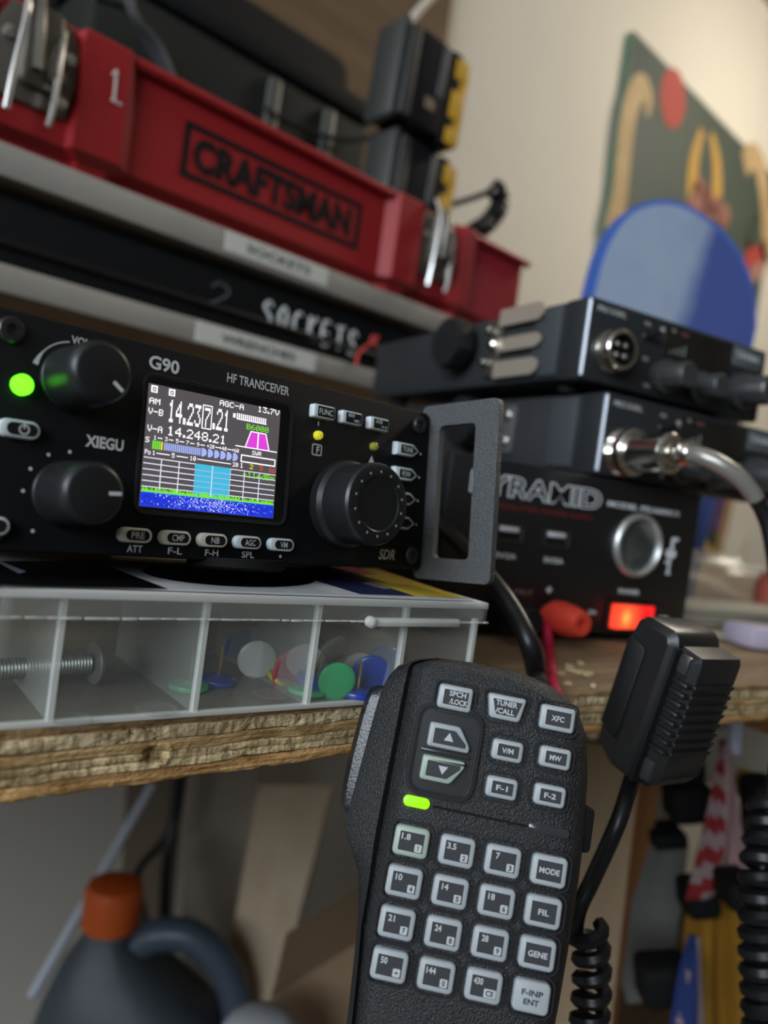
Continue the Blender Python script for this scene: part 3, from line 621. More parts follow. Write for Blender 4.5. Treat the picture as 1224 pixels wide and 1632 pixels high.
for s, x in (('1', -24.9), ('3', -22.3), ('5', -19.7), ('7', -17.2), ('9', -14.6)): T(s, x, 2.95, 0.85, 0.65)
for s, x in (('+20', -11.4), ('+40', -8.2), ('+60', -4.9)): T(s, x, 2.95, 0.85, 1.9)
for x in (-24.3, -21.7, -19.1, -16.6, -14.0, -10.2, -7.0): d.rect(x, x+1.1, 2.85, 3.05, H1, 1)
for k in range(5): d.rect(-25.4+k*.5, -25.05+k*.5, 0.5, 2.3, H1, 7 if k == 4 else 2)
for k in range(18): d.rect(-22.7+k*.5, -22.35+k*.5, 0.55, 2.2, H1, 5)
for k in range(6): d.poly([(-13.6+k*1.63, 0.5)]+[(-13.3+k*1.63+1.05*cos(a_), 1.4+0.95*sin(a_)) for a_ in [(-90+180*j/8)*pi/180 for j in range(9)]]+[(-13.6+k*1.63, 2.3)], H1, m=5)
T('Po', -26.3, -0.3, 1.0, 1.3)
for s, x in (('1', -24.9), ('5', -20.4), ('10', -15.6), ('20', -4.6)): T(s, x, -0.3, 0.95, 0.7 if len(s) == 1 else 1.5)
for (x0, x1) in ((-24.3, -21.2), (-19.6, -16.8), (-14.5, -5.8)): d.rect(x0, x1, -0.4, -0.2, H1, 1)
for k in range(6): d.rect(-27.1, 6.8, -1.55-k*1.22, -1.35-k*1.22, H1, 10)
for x in (-23.0, -18.8, -14.8, -10.5, -5.8, -2.0, 2.2): d.rect(x-.11, x+.11, -8.4, -1.4, H1, 10)
d.rect(-14.9, -5.8, -8.2, -1.3, H1-.01, 3); d.rect(-10.6, -10.4, -8.2, -1.3, H2, 10)
for k in range(5): d.rect(-14.9, -5.8, -2.77-k*1.22, -2.60-k*1.22, H2, 5)
rz = random.Random(21); x = -27.1
while x < 6.7: hgt = 0.25+rz.random()**1.6*1.0; d.rect(x, x+.17, -8.7, -8.55+hgt, H2-.005, 2); x += .17
d.rect(-27.2, 6.9, -11.75, -8.6, H2, 4); d.rect(-27.2, 6.9, -8.75, -8.6, H3, 3)
for k in range(420):
    x = rz.gauss(-10, 6.5); z = rz.uniform(-11.6, -8.9)
    if -27 < x < 6.6: s_ = rz.uniform(.07, .16); d.rect(x, x+s_*1.3, z, z+s_*1.6, H3, 5 if k % 3 else 1)
for k in range(260):
    x = rz.uniform(-27, 6.4); z = rz.uniform(-11.6, -8.9); d.rect(x, x+.25, z, z+.3, H2-.01, 11)
plabel(d.build('display', L_, scr, fix=False), 'lit colour display')
# knobs
def knob(x, z, n, pts, ang):
    k = MM().lathe(pts, (x, 0, z), n=72, notch=(6, 0.55, 1.4, 9.8)).build('knob', KNOB, g9, ang=30)
    p = MM(); r0 = pts[-2][0]; a_ = R_(ang); c_, s_ = cos(a_), sin(a_); h = -pts[-1][1]
    o = [(x+r*c_-w*s_, z+r*s_+w*c_) for r, w in ((2.5, -.36), (r0+.25, -.36), (r0+.25, .36), (2.5, .36))]
    p.poly(o, h-0.03); p.build('pointer_line', PRINT, k)
    return k
KP = lambda r, h: [(r+.5, 0), (r+.5, 0.8), (r+.25, 1.2), (r+.05, h-3.2), (r-.1, h-1.4), (r-.5, h-.5), (r-1.0, h-.1), (r-1.3, h), (0, h)]
knob(-43.0, 11.6, 72, KP(5.95, 14), -38)
knob(-42.7, -10.8, 72, KP(6.0, 14), 4)
mk = MM().lathe([(11.2, 0), (11.2, 2.6), (10.5, 3.3), (10.2, 3.6), (10.1, 10.2), (10.35, 10.6), (10.35, 12.4), (9.9, 13.2), (9.0, 13.5), (6.9, 13.5), (6.4, 13.1), (0, 12.7)], (29.0, 0, -6.4), n=72).build('tuning_knob', KNOBM, g9, ang=25)
dm = MM()
for k in range(14):
    a_ = 2*pi*(k+0.5)/14; dm.lathe([(0.42, 0), (0.36, .15), (0, .22)], (29+8.0*cos(a_), -13.45, -6.4+8.0*sin(a_)), n=10)
dm.build('finger_dots', mat('dot_grey', (0.22, 0.22, 0.22), 0.35), mk)
plabel(MM().lathe([(9.9, 13.21), (9.0, 13.52), (6.9, 13.52), (6.4, 13.12), (0, 12.72)], (29.0, -0.01, -6.4), n=72).build('finger_face', KNOB, mk, ang=25), 'matte black rubber face')
# lamps
def led(x, z, r, m, lab, h=1.6):
    plabel(MM().lathe([(r, 0), (r, h*.55), (r*.86, h*.85), (r*.5, h), (0, h*1.05)], (x, 0, z), n=20).build('indicator_lamp', m, g9), lab)
led(-52.6, 8.7, 1.95, emat('led_green', (0.10, 0.95, 0.01), LED_E), 'bright green indicator lamp', 2.0)
led(18.7, 10.0, 1.15, mat('led_yellow', (0.60, 0.55, 0.03), 0.25, emit=((0.9, 0.8, 0.02), 0.35)), 'yellow indicator lamp')
led(37.9, 9.9, 1.1, mat('led_olive', (0.28, 0.27, 0.05), 0.25, emit=((0.6, 0.6, 0.02), 0.06)), 'dim olive indicator lamp')
# buttons
def button(o, inset, m, txt, cx, cz, hgt, w, h=1.9, extra=None):
    b_ = MM().prism(o, 0.05, -h, bev=0.45).build('push_button', m, g9)
    l_ = MM(); l_.poly(inset, -h-0.02, m=0)
    if extra: extra(l_, -h-0.05)
    for (s, x, z, hh, ww) in (txt if isinstance(txt, list) else [(txt, cx, cz, hgt, w)]):
        if s: l_.text(s, x, z, hh, -h-0.05, w=ww, m=1, bold=0.012)
    l_.build('legend', [INK, PRINT], b_); return b_
for s, x in (('PRE', -27.3), ('CMP', -18.1), ('NB', -8.9), ('AGC', 0.4), ('VM', 10.0)):
    xk = x-0.75
    button(rrect(7.3, 3.1, 1.5, cx=xk, cy=-17.95), rrect(5.2, 2.1, 1.0, cx=xk+.35, cy=-17.95), BTNW if x < -5 else BTN, s, xk+.35, -17.95, 1.35, 2.9 if len(s) == 3 else 2.1, 1.7)
def pwr(l_, h):
    l_.ring([(-51.9+1.0*cos(a_), .3+1.0*sin(a_)) for a_ in [R_(15*k) for k in range(24)]], [(-51.9+.72*cos(a_), .3+.72*sin(a_)) for a_ in [R_(15*k) for k in range(24)]], h, h-.01, m=1)
    l_.rect(-52.05, -51.75, .4, 1.6, h-.02, 1)
button(rrect(7.6, 3.4, 1.65, cx=-52.6, cy=.3), rrect(5.6, 2.4, 1.15, cx=-52.2, cy=.3), BTN, '', 0, 0, 1, 1, 1.7, pwr)
button(rrect(7.6, 3.4, 1.65, cx=-56.5, cy=-17.9), rrect(5.6, 2.4, 1.15, cx=-56.2, cy=-17.9), BTN, '', 0, 0, 1, 1, 1.7)
button(rrect(7.0, 3.4, .6, cx=19.3, cy=15.9), rrect(5.4, 2.6, .1, 1, 19.7, 15.9), BTN, 'FUNC', 19.7, 15.9, 1.45, 4.4)
button(rrect(7.0, 3.4, .6, cx=28.6, cy=15.9), rrect(5.4, 2.6, .1, 1, 29.0, 15.9), BTN, [('MW', 28.2, 16.5, 1.0, 2.2), ('\u2022MC', 30.1, 15.3, .75, 2.2)], 0, 0, 0, 0)
button(rrect(7.0, 3.4, .6, cx=38.4, cy=15.9), rrect(5.4, 2.6, .1, 1, 38.8, 15.9), BTN, [('A/B', 38.0, 16.5, 1.0, 2.4), ('\u2022A-B', 39.9, 15.3, .7, 2.2)], 0, 0, 0, 0)
for s, z in (('TUNE', 10.6), ('POW', 3.8), ('', -3.0), ('', -9.7)):
    o = [(45.4, z-1.75), (51.9, z-1.75), (54.3, z), (51.9, z+1.75), (45.4, z+1.75)]
    button(o, [(46.9, z-1.2), (51.6, z-1.2), (53.4, z), (51.6, z+1.2), (46.9, z+1.2)], BTN, s, 49.6, z, 1.4, 3.9 if s == 'TUNE' else 3.3)
pr = MM(); hp = -0.03
pr.text('G90', -24.0, 18.75, 2.7, hp, w=7.1, bold=0.03); pr.text('HF TRANSCEIVER', 0.4, 19.3, 2.1, hp, w=17.6, bold=0.015); pr.text('XIEGU', -35.6, 0.2, 2.2, hp, w=8.0, bold=0.04)
for s, x in (('ATT', -27.4), ('F-L', -18.1), ('F-H', -9.0), ('SPL', 0.7)): pr.text(s, x, -20.75, 1.45, hp, w=3.4, bold=0.015)
pr.text('VOL', -42.2, 19.5, 1.5, hp, w=3.6, bold=0.02)
pts = [(R_(100+k*6)) for k in range(12)]
for i in range(11):
    a0, a1 = pts[i], pts[i+1]; w0, w1 = .13+.10*max(0, i-7), .13+.10*max(0, i-6)
    pr.poly([(-43+(7.6-w0)*cos(a0), 11.4+(7.6-w0)*sin(a0)), (-43+(7.6+w0)*cos(a0), 11.4+(7.6+w0)*sin(a0)), (-43+(7.6+w1)*cos(a1), 11.4+(7.6+w1)*sin(a1)), (-43+(7.6-w1)*cos(a1), 11.4+(7.6-w1)*sin(a1))], hp)
def dot(x, z, r): pr.poly([(x+r*cos(2*pi*k/12), z+r*sin(2*pi*k/12)) for k in range(12)], hp)
for (x, z) in ((-48.2, -18.4), (-50.6, -11.0), (-49.6, -6.7), (-46.5, -3.6), (-42.5, -2.5)): dot(x, z, .38)
for z in (10.4, 3.7, -2.95, -9.75): dot(56.7, z, .34)
dot(10.0, -20.75, .4)
pr.rect(18.75, 19.1, 12.5, 13.6, hp)
fo = rrect(3.2, 2.9, .5, 3, 19.0, 6.4); pr.ring(fo, offs(fo, .3), hp, hp-.01); pr.text('F', 19.35, 6.4, 1.7, hp, bold=.02)
pr.poly([(36.7, 5.2), (39.0, 5.2), (37.85, 7.5)], hp)
pr.build('printed_lettering', PRINT, g9, fix=False)
sd = MM(); sd.text('SDR', 46.1, -18.7, 2.7, hp, w=6.2, bold=0.02, shear=0.22); plabel(sd.build('printed_badge', mat('sdr_print', (0.46, 0.43, 0.38), 0.5), g9, fix=False), 'slanted badge lettering')
# guard bracket on the right end, rubber foot underneath
gb = MM(); oo = rrect(28, 50, 2.0, 4, -10.6, 0); ii = rrect(13.2, 37.6, 1.5, 4, -10.2, 0)
gb.ring(oo, ii, 60.2, 62.2, 'yz'); gb.build('guard_bracket', POWDER, g9)
fw = on_z(365, 917, ZC-.0243); fy = (fw.y-.1533)/cos(AL)*1000
fz = -22.3-2.2*.0
MM().lathe([(0, -2.1), (10.5, -2.1), (11.5, -1.4), (11.5, 0.6), (0, 0.6)], ((fw.x-.1027)*1000, fy, fz), 'z', 32).build('rubber_foot', BLKM, g9)

# ---------------------------------------------------------------- clear organizer with thumbtacks
OT = R_(-6.5)
OM = Matrix.Translation((0.1652, 0.1292, ZC-0.0255)) @ Matrix.Rotation(OT, 4, 'Z')
org = thing('organizer_box', 'clear plastic compartment organizer on the bench under the black transceiver', 'organizer', (0, 0, 0), mw=OM)
CL = clear_mat('cloudy_plastic', (0.80, 0.80, 0.76), 0.060)
CLS = clear_mat('cloudy_skirt', (0.80, 0.80, 0.76), 0.13)
CLB = clear_mat('cloudy_back', (0.62, 0.58, 0.52), 0.20)
CLD = clear_mat('cloudy_divider', (0.80, 0.80, 0.77), 0.19)
RIMM = clear_mat('cloudy_rim', (0.80, 0.80, 0.75), 0.62, 0.3)
DB = 55
w_ = MM()
w_.box(-200, 0.8, 2.0, 2.9, -26.0, -1.2); w_.build('front_wall', CL, org)
w_ = MM().box(-200, 0.8, DB-2.9, DB-2.0, -26.0, -1.2).box(-0.1, 0.8, 2.9, DB-2.9, -26, -1.2).box(-200, -199.1, 2.9, DB-2.9, -26, -1.2); w_.build('side_walls', CLB, org)
MM().box(-200, 0.8, 2.0, DB-2, -26.15, -25.2).build('floor_panel', CLB, org)
e_ = MM().box(-200, 0.9, 1.7, 3.2, -26.2, -25.0, .2).box(-0.6, 1.0, 1.7, 3.3, -26.2, -4.6, .3)
plabel(e_.build('moulded_edge', RIMM, org), 'whitish moulded edges')
for i, x in enumerate((-162, -135.6, -107.1, -78.2, -50.3, -24.1)):
    dv = MM().box(x-.4, x+.4, 2.9, DB-3, -25.4, -2.2).build('divider', CLD, org)
    MM().box(x-.55, x+.55, 1.75, 3.6, -25.4, -2.0).build('divider_edge', RIMM, dv)
lid = MM().box(-200, 2, 0.0, DB, -1.0, 0.0, 0.25).build('lid', CL, org)
MM().box(-200, 2, 0.0, 1.0, -5.0, -0.2, .25).box(1.0, 2.0, 1.0, DB, -5.0, -0.2, .25).box(-200, 2, DB-1, DB, -5, -.2, .2).build('lid_skirt', CLS, lid)
ri = MM().box(-200, 2.1, -.1, 1.3, -1.6, 0.15, .25).box(0.8, 2.2, 1.0, DB, -1.6, 0.15, .25)
rn = random.Random(4)
x = -198
while x < 1.5:
    q_ = rn.uniform(1.5, 5); ri.box(x, x+q_, -.15, .4, -5.25-rn.uniform(0, .2), -5.0, .08); x += q_+rn.uniform(0, .6)
ri.build('lid_rim', RIMM, lid)
MM().box(-37, -8.3, -1.2, 1.0, -6.3, -4.3, .5).lathe([(1.4, 0), (1.4, 1.6), (.6, 2)], (-37.2, .2, -5.2), n=14).build('lid_latch', clear_mat('latch_plastic', (0.62, 0.62, 0.58), 0.7, 0.3), lid)
# printed card lying on the lid
def lidpx(x, y):
    d_ = OM.inverted().to_3x3() @ ray(x, y); o_ = OM.inverted() @ Vector((0, 0, ZC)); k_ = (0.0008-o_.z)/d_.z; p_ = o_+d_*k_; return (p_.x*1000, p_.y*1000)
cd = thing('printed_card', 'glossy printed card in black, white, navy and yellow between the organizer and the transceiver', 'card', (0, 0, 0), mw=OM)
k_ = MM().box(-198, -2, 2.2, 40, 0.18, 0.6, m=0)
cp = lambda pts, m, h: k_.poly([lidpx(*p_) for p_ in pts], h, 'xy', m)
cp([(-60, 930), (268, 937), (150, 893), (-60, 893)], 1, 0.64)
cp([(0, 893), (42, 910), (30, 913), (0, 897)], 5, 0.68)
cp([(430, 903), (575, 946), (662, 949), (520, 903)], 2, 0.64)
cp([(575, 928), (612, 938), (625, 937), (590, 927)], 4, 0.68)
cp([(520, 903), (662, 949), (745, 953), (600, 905)], 3, 0.64)
cp([(488, 900), (540, 915), (600, 915), (560, 900)], 6, 0.68)
cp([(365+138*cos(2*pi*k/30), 916+17*sin(2*pi*k/30)+.055*138*cos(2*pi*k/30)) for k in range(30)], 1, 0.66)
k_.build('card_sheet', [mat('card_white', (0.50, 0.51, 0.54), 0.35), mat('card_black', (0.006, 0.006, 0.008), 0.15), mat('card_navy', (0.012, 0.02, 0.07), 0.3), mat('card_yellow', (0.50, 0.35, 0.03), 0.4), mat('card_grey', (0.2, 0.2, 0.22), 0.4), mat('card_scratch', (0.25, 0.28, 0.3), 0.4), mat('card_red', (0.25, 0.05, 0.04), 0.4)], cd, fix=False)
# thumbtacks: local z runs along the pin, the head's flat face is at z = 0
PL = {'green': mat('tack_green', (0.04, 0.44, 0.16), 0.3), 'blue': mat('tack_blue', (0.02, 0.055, 0.36), 0.3), 'white': mat('tack_white', (0.85, 0.85, 0.84), 0.35), 'red': mat('tack_red', (0.55, 0.03, 0.06), 0.3),
      'yellow': mat('tack_yellow', (0.55, 0.45, 0.03), 0.3), 'clear': clear_mat('tack_clear', (0.95, 0.95, 0.93), 0.17, 0.05, 1.9), 'centre': clear_mat('tack_centre', (0.45, 0.22, 0.17), 0.35, 0.1)}
def tack(col, px, tilt=0, yaw=0, y=None, z=None, label='', r=4.6, ring=False):
    o = thing('thumbtack', label, 'thumbtack', (0, 0, 0), group='thumbtacks inside the organizer')
    hd = MM()
    if ring: hd.lathe([(r-1.5, 0), (r, .1), (r+.1, .7), (r-.3, 1.4), (r-1.5, 1.2)], axis='z', n=28)
    if ring: hd.loft([[((r-.8)*cos(2*pi*k/28), (r-.8)*sin(2*pi*k/28), .4) for k in range(28)], [((r-.8)*cos(2*pi*k/28), (r-.8)*sin(2*pi*k/28), .5) for k in range(28)]], m=1)
    else: hd.lathe([(r-.9, -.12), (r-.55, 0), (r-.1, .25), (r, .75), (r-.2, 1.25), (r*.5, 1.45), (1.0, 1.7), (.7, 2.0), (0, 2.0)], axis='z', n=28)
    hd.build('tack_head', [PL[col], PL['centre']] if ring else PL[col], o)
    MM().tube([(0, 0, 1.6), (0, 0, 7.5), (0, 0, 9.2)], lambda t: .42 if t < .8 else .42-.36*(t-.8)/.2, 8).build('tack_pin', GOLD, o)
    d_ = OM.inverted().to_3x3() @ ray(*px); o_ = OM.inverted() @ Vector((0, 0, ZC))
    if y is not None: p_ = o_+d_*((y*mm-o_.y)/d_.y)
    else: p_ = o_+d_*(((z if z is not None else -25.0)*mm-o_.z)/d_.z)
    o.matrix_world = OM @ Matrix.Translation(p_) @ Matrix.Rotation(R_(yaw), 4, 'Z') @ Matrix.Rotation(R_(tilt), 4, 'X')
    return o
tack('green', (300, 1098), 0, label='green thumbtack lying flat with its pin up beside the left clear divider')
tack('blue', (346, 1088), 4, label='blue thumbtack lying flat with its pin up, alone in its compartment corner')
tack('white', (410, 1052), -88, -20, y=26, label='white thumbtack standing on edge left of the red ringed one', r=5.0)
tack('red', (468, 1070), -80, 10, y=17, label='red rimmed thumbtack with a see-through centre', r=6.0, ring=True)
tack('clear', (487, 1056), -70, -30, y=12, label='clear thumbtack leaning on the red rimmed one', r=4.8)
tack('clear', (503, 1060), 60, 30, y=13, label='clear thumbtack just above the left side of the upright green one', r=4.2)
tack('clear', (530, 1040), -60, 20, y=26, label='clear thumbtack highest of the heap above the upright green one', r=5.2)
tack('clear', (428, 1015), -80, 0, y=40, label='clear thumbtack furthest back above the white one', r=5.2)
tack('clear', (574, 1068), -75, -35, y=13, label='clear thumbtack between the upright green and upright blue ones', r=4.6)
tack('green', (490, 1104), 0, label='green thumbtack lying flat left of the upright green one', r=5.0, z=-24.9)
tack('green', (538, 1087), -86, -16, y=4.6, label='upright green thumbtack with its round face against the front wall', r=4.75)
tack('blue', (592, 1078), -80, -30, y=9, label='large upright blue thumbtack just left of the keypad microphone', r=5.4)
tack('blue', (612, 1055), -60, -20, y=26, label='blue thumbtack tilted behind the upright blue one', r=5.2)
tack('blue', (497, 1087), 20, 0, z=-22.5, label='blue thumbtack buried under the clear ones', r=4.2)
tack('blue', (568, 1108), 0, 0, z=-24.9, label='blue thumbtack lying flat under the upright blue one', r=4.8)
tack('blue', (385, 1030), -75, 10, y=44, label='blue thumbtack in the far corner behind the divider', r=5.0)
tack('yellow', (443, 1084), 25, 40, z=-24.2, label='yellow thumbtack lying left of the red rimmed one', r=3.4)
w_ = MM().tube([lp_ for lp_ in [(-9, 34, -21.6), (-8, 34, -17), (-2, 36, -10)]], 1.0, 8, k=4).build('brass_hook', GOLD); w_.matrix_world = OM; tag(w_, 'small brass hook in the right end compartment of the organizer', 'hook')
w_ = MM().box(-22, -4, 28, 46, -25.1, -15, 3).build('cork_piece', mat('cork', (0.30, 0.19, 0.09), 0.9)); w_.matrix_world = OM; tag(w_, 'tan piece of cork in the right end compartment of the organizer', 'cork')
BOLT = mat('zinc_bolt', (0.52, 0.52, 0.50), .4, metal=.75)
bo = thing('carriage_bolt', 'steel carriage bolt lying in the second compartment of the organizer', 'bolt', (0, 0, 0), mw=OM @ Matrix.Translation((-0.0930, 0.024, -0.0200)) @ Matrix.Rotation(R_(4), 4, 'Z') @ Matrix.Rotation(R_(-2), 4, 'Y') @ Matrix.Scale(0.80, 4))
th = [(2.5+(.28 if i % 2 else -.1), 1.2+i*.42) for i in range(62)]
MM().lathe([(0, 0)]+[(r, -h) for r, h in th]+[(0, -27.6)], (0, 0, 0), 'x', 16).build('threaded_shank', BOLT, bo, ang=20)
MM().lathe([(2.5, -.6), (5.8, -.5), (6.0, 0), (5.6, .5), (4.6, 1.4), (2.4, 2.4), (0, 2.7)], (0, 0, 0), 'x', 30).build('bolt_head', BOLT, bo)
DISC = clear_mat('disc_clear', (0.6, 0.6, 0.58), 0.06, 0.1, 1.35)
for px, lab in (((432, 1110), 'flat clear plastic disc lying in front of the red rimmed thumbtack'), ((110, 1150), 'flat clear plastic disc on the organizer floor nearest its left end'), ((250, 1132), 'flat clear plastic disc on the organizer floor left of the green thumbtack')):
    d_ = OM.inverted().to_3x3() @ ray(*px); o_ = OM.inverted() @ Vector((0, 0, ZC)); p_ = o_+d_*((-.0251-o_.z)/d_.z)
    c_ = MM().lathe([(4.2, 0), (4.4, .3), (4.2, .6), (3.6, .6), (3.4, .3), (0, .3)], axis='z', n=28).build('plastic_disc', DISC); c_.matrix_world = OM @ Matrix.Translation(p_); tag(c_, lab, 'disc', 'plastic discs in the organizer')
# ---------------------------------------------------------------- two stacked mobile radios and the power supply
CA = R_(-15.5)
EDGEHI = mat('highlight_grey', (0.36, 0.38, 0.42), 0.4, metal=0.5)
CBK = mat('cb_knob', (0.036, 0.037, 0.038), .32, spec=.8)
PRONG = mat('prong_nickel', (0.66, 0.57, 0.46), .34, metal=.7)
SMOKE = mat('smoked_window', (0.012, 0.011, 0.010), 0.15)
DIM = mat('dim_print', (0.30, 0.29, 0.27), 0.6)
def cb_radio(loc, label, jack):
    r = thing('mobile_radio', label, 'radio', loc, (0, 0, CA), 'stacked mobile radios')
    MM().box(0.5, 116.5, 14, 198, -34.6, -0.4, 1.0).build('case', CASE, r)
    MM().box(0, 117, 0, 15.5, -35.6, 0, 1.3).build('front_bezel', FACE, r)
    MM().prism([(-.12, 1.3), (-.12, .55), (.55, -.12), (1.1, -.12), (1.1, 1.3)], -33.8, -1.4, 'xy').build('edge_highlight', EDGEHI, r)  # light caught by the corner chamfer, put in as a bright strip
    MM().box(45.5, 91, -.5, .5, -19.5, -2.0, .3).build('display_window', SMOKE, r)
    l = MM()
    l.text('TX', 50.5, -4.3, 1.5, -.55, w=2.6); l.text('MOD', 58, -4.6, 1.5, -.55, w=5, m=1)
    for k in range(4): l.rect(50+k*3.0, 50.35+k*3.0, -14.5, -13.4+k*1.2, -.55)
    l.text('PRO 510XL', 12.8, -4.2, 2.3, -.05, w=16.5); l.text('ANL', 34.5, -4.6, 1.3, -.05, w=4); l.text('SQL', 36, -20.0, 1.3, -.05, w=4); l.text('VOL', 39, -31.5, 1.3, -.05, w=4)
    l.build('printed_lettering', [mat('cb_print', (0.75, 0.75, 0.71), 0.6), mat('cb_print_red', (0.4, 0.12, 0.10), 0.6)], r, fix=False)
    p = MM().box(92.5, 114, -.6, .6, -11.5, -1.8, .3).build('name_plate', mat('plate_grey', (0.085, 0.095, 0.10), 0.4), r)
    MM().text('Uniden', 102.5, -5.4, 3.2, -.65, w=16, bold=.03).build('lettering', mat('plate_print', (0.5, 0.53, 0.52), 0.5), p, fix=False)
    sw_ = MM().lathe([(2.6, 0), (2.2, .8), (0, .8)], (35, 0, -10.2), n=16).tube([(35, 0, -10.2), (35.3, -4, -9.4), (35.6, -8, -8.2)], 1.3, 10, k=2).build('toggle_switch', BLK, r); plabel(MM().lathe([(1.3, 0), (1.2, .6), (0, .8)], (35.6, -8, -8.2), n=10).build('switch_tip', DIM, sw_), 'pale tip')
    for (x, z, R, h) in ((47.5, -26.0, 7.6, 16), (70.5, -26.5, 7.3, 15), (100.5, -23.0, 9.2, 18)):
        MM().lathe([(R, 0), (R, 3.5), (R*.80, 4.3), (R*.76, h-1), (R*.68, h), (0, h)], (x, 0, z), n=40, notch=(4, .35, 4.2, h-.8)).build('knob', CBK, r, ang=30)
    if jack:
        j = MM().lathe([(9.0, 0), (9.0, 2.0), (8.4, 2.2), (8.4, 3), (8.7, 3.2), (8.7, 4.2), (8.3, 4.4), (8.3, 5.4), (8.6, 5.6), (8.6, 8.6), (8.1, 9.2), (6.9, 9.2), (6.7, 5.0), (0, 5.0)], (13.5, 0, -21.5), n=36).build('microphone_socket', CHROME, r)
        MM().lathe([(6.7, 5.6), (0, 5.6)], (13.5, 0, -21.5), n=24).build('socket_insert', INK, j)
        for (a, b) in ((-2.3, 2.3), (2.3, 2.3), (-2.3, -2.3), (2.3, -2.3)): MM().lathe([(1.1, 5.0), (1.1, 8.0), (.6, 8.5), (0, 8.6)], (13.5+a, 0, -21.5+b), n=10).build('contact_pin', STEEL, j)
    M_ = lambda: MM()
    k_ = M_(); k_.lathe([(5, 0), (5, -3), (13, -3.5), (13.5, -5), (13.5, -12), (12.6, -13.5), (5, -14), (0, -14)], (0, 92, -13), 'x', 24, notch=(3, 1.1, -12.6, -4)); k_.build('side_knob', KNOB, r, ang=30)
    MM().box(-1.2, 1, 16, 34, -33, -2, .4).build('side_panel', mat('side_band', (0.042, 0.047, 0.052), 0.5), r)
    if jack:
        h_ = MM().box(-2.6, 1, 58, 70, -31, -2, .6).build('clip_base', DSTEEL, r)
        for (z, w_) in ((-2.8, 8.2), (-16.2, 6.6), (-28.2, 8.0)):
            o_ = [(60, z-w_/2), (30, z-w_/2), (27, z-w_*.28), (26, z+w_*.05), (28, z+w_*.40), (31, z+w_/2), (60, z+w_/2)]
            pr_ = MM().prism([(a, b) for a, b in o_], -3.4, -2.2, 'yz').build('clip_prong', PRONG, h_)
        MM().lathe([(2.2, -2), (2.2, -5), (1.4, -6), (0, -6)], (0, 66, -8), 'x', 14).lathe([(2.2, -2), (2.2, -5), (1.4, -6), (0, -6)], (0, 68, -24), 'x', 14).lathe([(3.2, -2), (3.2, -6), (2, -7), (0, -7)], (0, 61, -16), 'x', 16).build('clip_rivet', CHROME, h_)
    else:
        h_ = MM().box(-1.8, 1, 60, 70, -28, -4, .6).build('clip_base', mat('clip_grey', (0.16, 0.16, 0.155), 0.4, metal=.6), r)
        for z in (-9, -22): MM().lathe([(3.2, -1.8), (3.0, -3), (1.5, -4), (0, -4)], (0, 65, z), 'x', 16).build('clip_screw', STEEL, h_)
    for (x, y) in ((12, 20), (104, 20), (12, 180), (104, 180)): MM().lathe([(5, 0), (5, -4.2 if jack else -.6), (0, -4.2 if jack else -.6)], (x, y, -34.6), 'z', 16).build('rubber_foot', BLKM, r)
    return r
cb1 = cb_radio((0.2841, 0.1878, ZC+0.0957), 'upper mobile radio of the stack with an open four pin microphone socket', True)
cb2 = cb_radio((0.2925, 0.1786, ZC+0.0562), 'lower mobile radio of the stack with a metal microphone plug screwed in', False)
# microphone plug, held in the lower radio's socket
CM2 = Matrix.Translation((0.2925, 0.1786, ZC+0.0562)) @ Matrix.Rotation(CA, 4, 'Z')
def cpx(x, y, yy):
    I_ = CM2.inverted(); d_ = I_.to_3x3() @ ray(x, y); o_ = I_ @ Vector((0, 0, ZC)); k_ = (yy*mm-o_.y)/d_.y; p_ = (o_+d_*k_)*1000; return p_
mp = thing('microphone_plug', 'shiny metal microphone plug with a grey cable, screwed into the lower mobile radio', 'plug', (0, 0, 0), mw=CM2)
MM().lathe([(6.0, -.2), (6.0, .5), (10.2, .6), (10.2, 1.2), (9.8, 1.4), (10.2, 1.8), (9.8, 2.4), (10.2, 3), (9.8, 3.6), (10.2, 4.2), (9.8, 4.8), (10.2, 5.4), (10.2, 9), (9.6, 9.6), (7.0, 9.8)], (11.5, 0, -24.5), n=40, notch=(2, .3, .4, 9.2)).build('knurled_ring', CHROME, mp, ang=20)
MM().lathe([(8.2, 9), (8.2, 28), (7.2, 29), (4.6, 29.5), (4.6, 32), (4.9, 32.2), (4.9, 38), (4.3, 39), (0, 39)], (11.5, 0, -24.5), n=32).build('plug_shell', CHROME, mp)
cl_ = MM().box(6.3, 16.8, -37.5, -33, -27.5, -21, 1.2); 
for sx in (5.8, 17.2): cl_.lathe([(1.4, 0), (1.4, 2), (0, 2.2)], (sx, -34, -22), n=10).lathe([(1.4, 0), (1.4, 2), (0, 2.2)], (sx, -34, -27), n=10)
cl_.build('cable_clamp', CHROME, mp)
q0 = Vector((11.5, -37, -24.5))
pa_ = [q0]+[cpx(x, y, yy) for x, y, yy in ((1120, 728, -44), (1150, 742, -50), (1178, 762, -54), (1196, 782, -56), (1205, 796, -57))]
sl = MM().tube(pa_, lambda t: 3.7-.5*t, 14, k=6); sl.build('cable_sleeve', mat('grey_sleeve', (0.30, 0.28, 0.25), 0.3, metal=.5), mp)
pb_ = [pa_[-1], cpx(1216, 815, -58), cpx(1228, 850, -60), cpx(1240, 930, -64)]
MM().tube([pa_[-2]]+pb_, 3.0, 12, k=6).build('black_cable', BLK, mp)

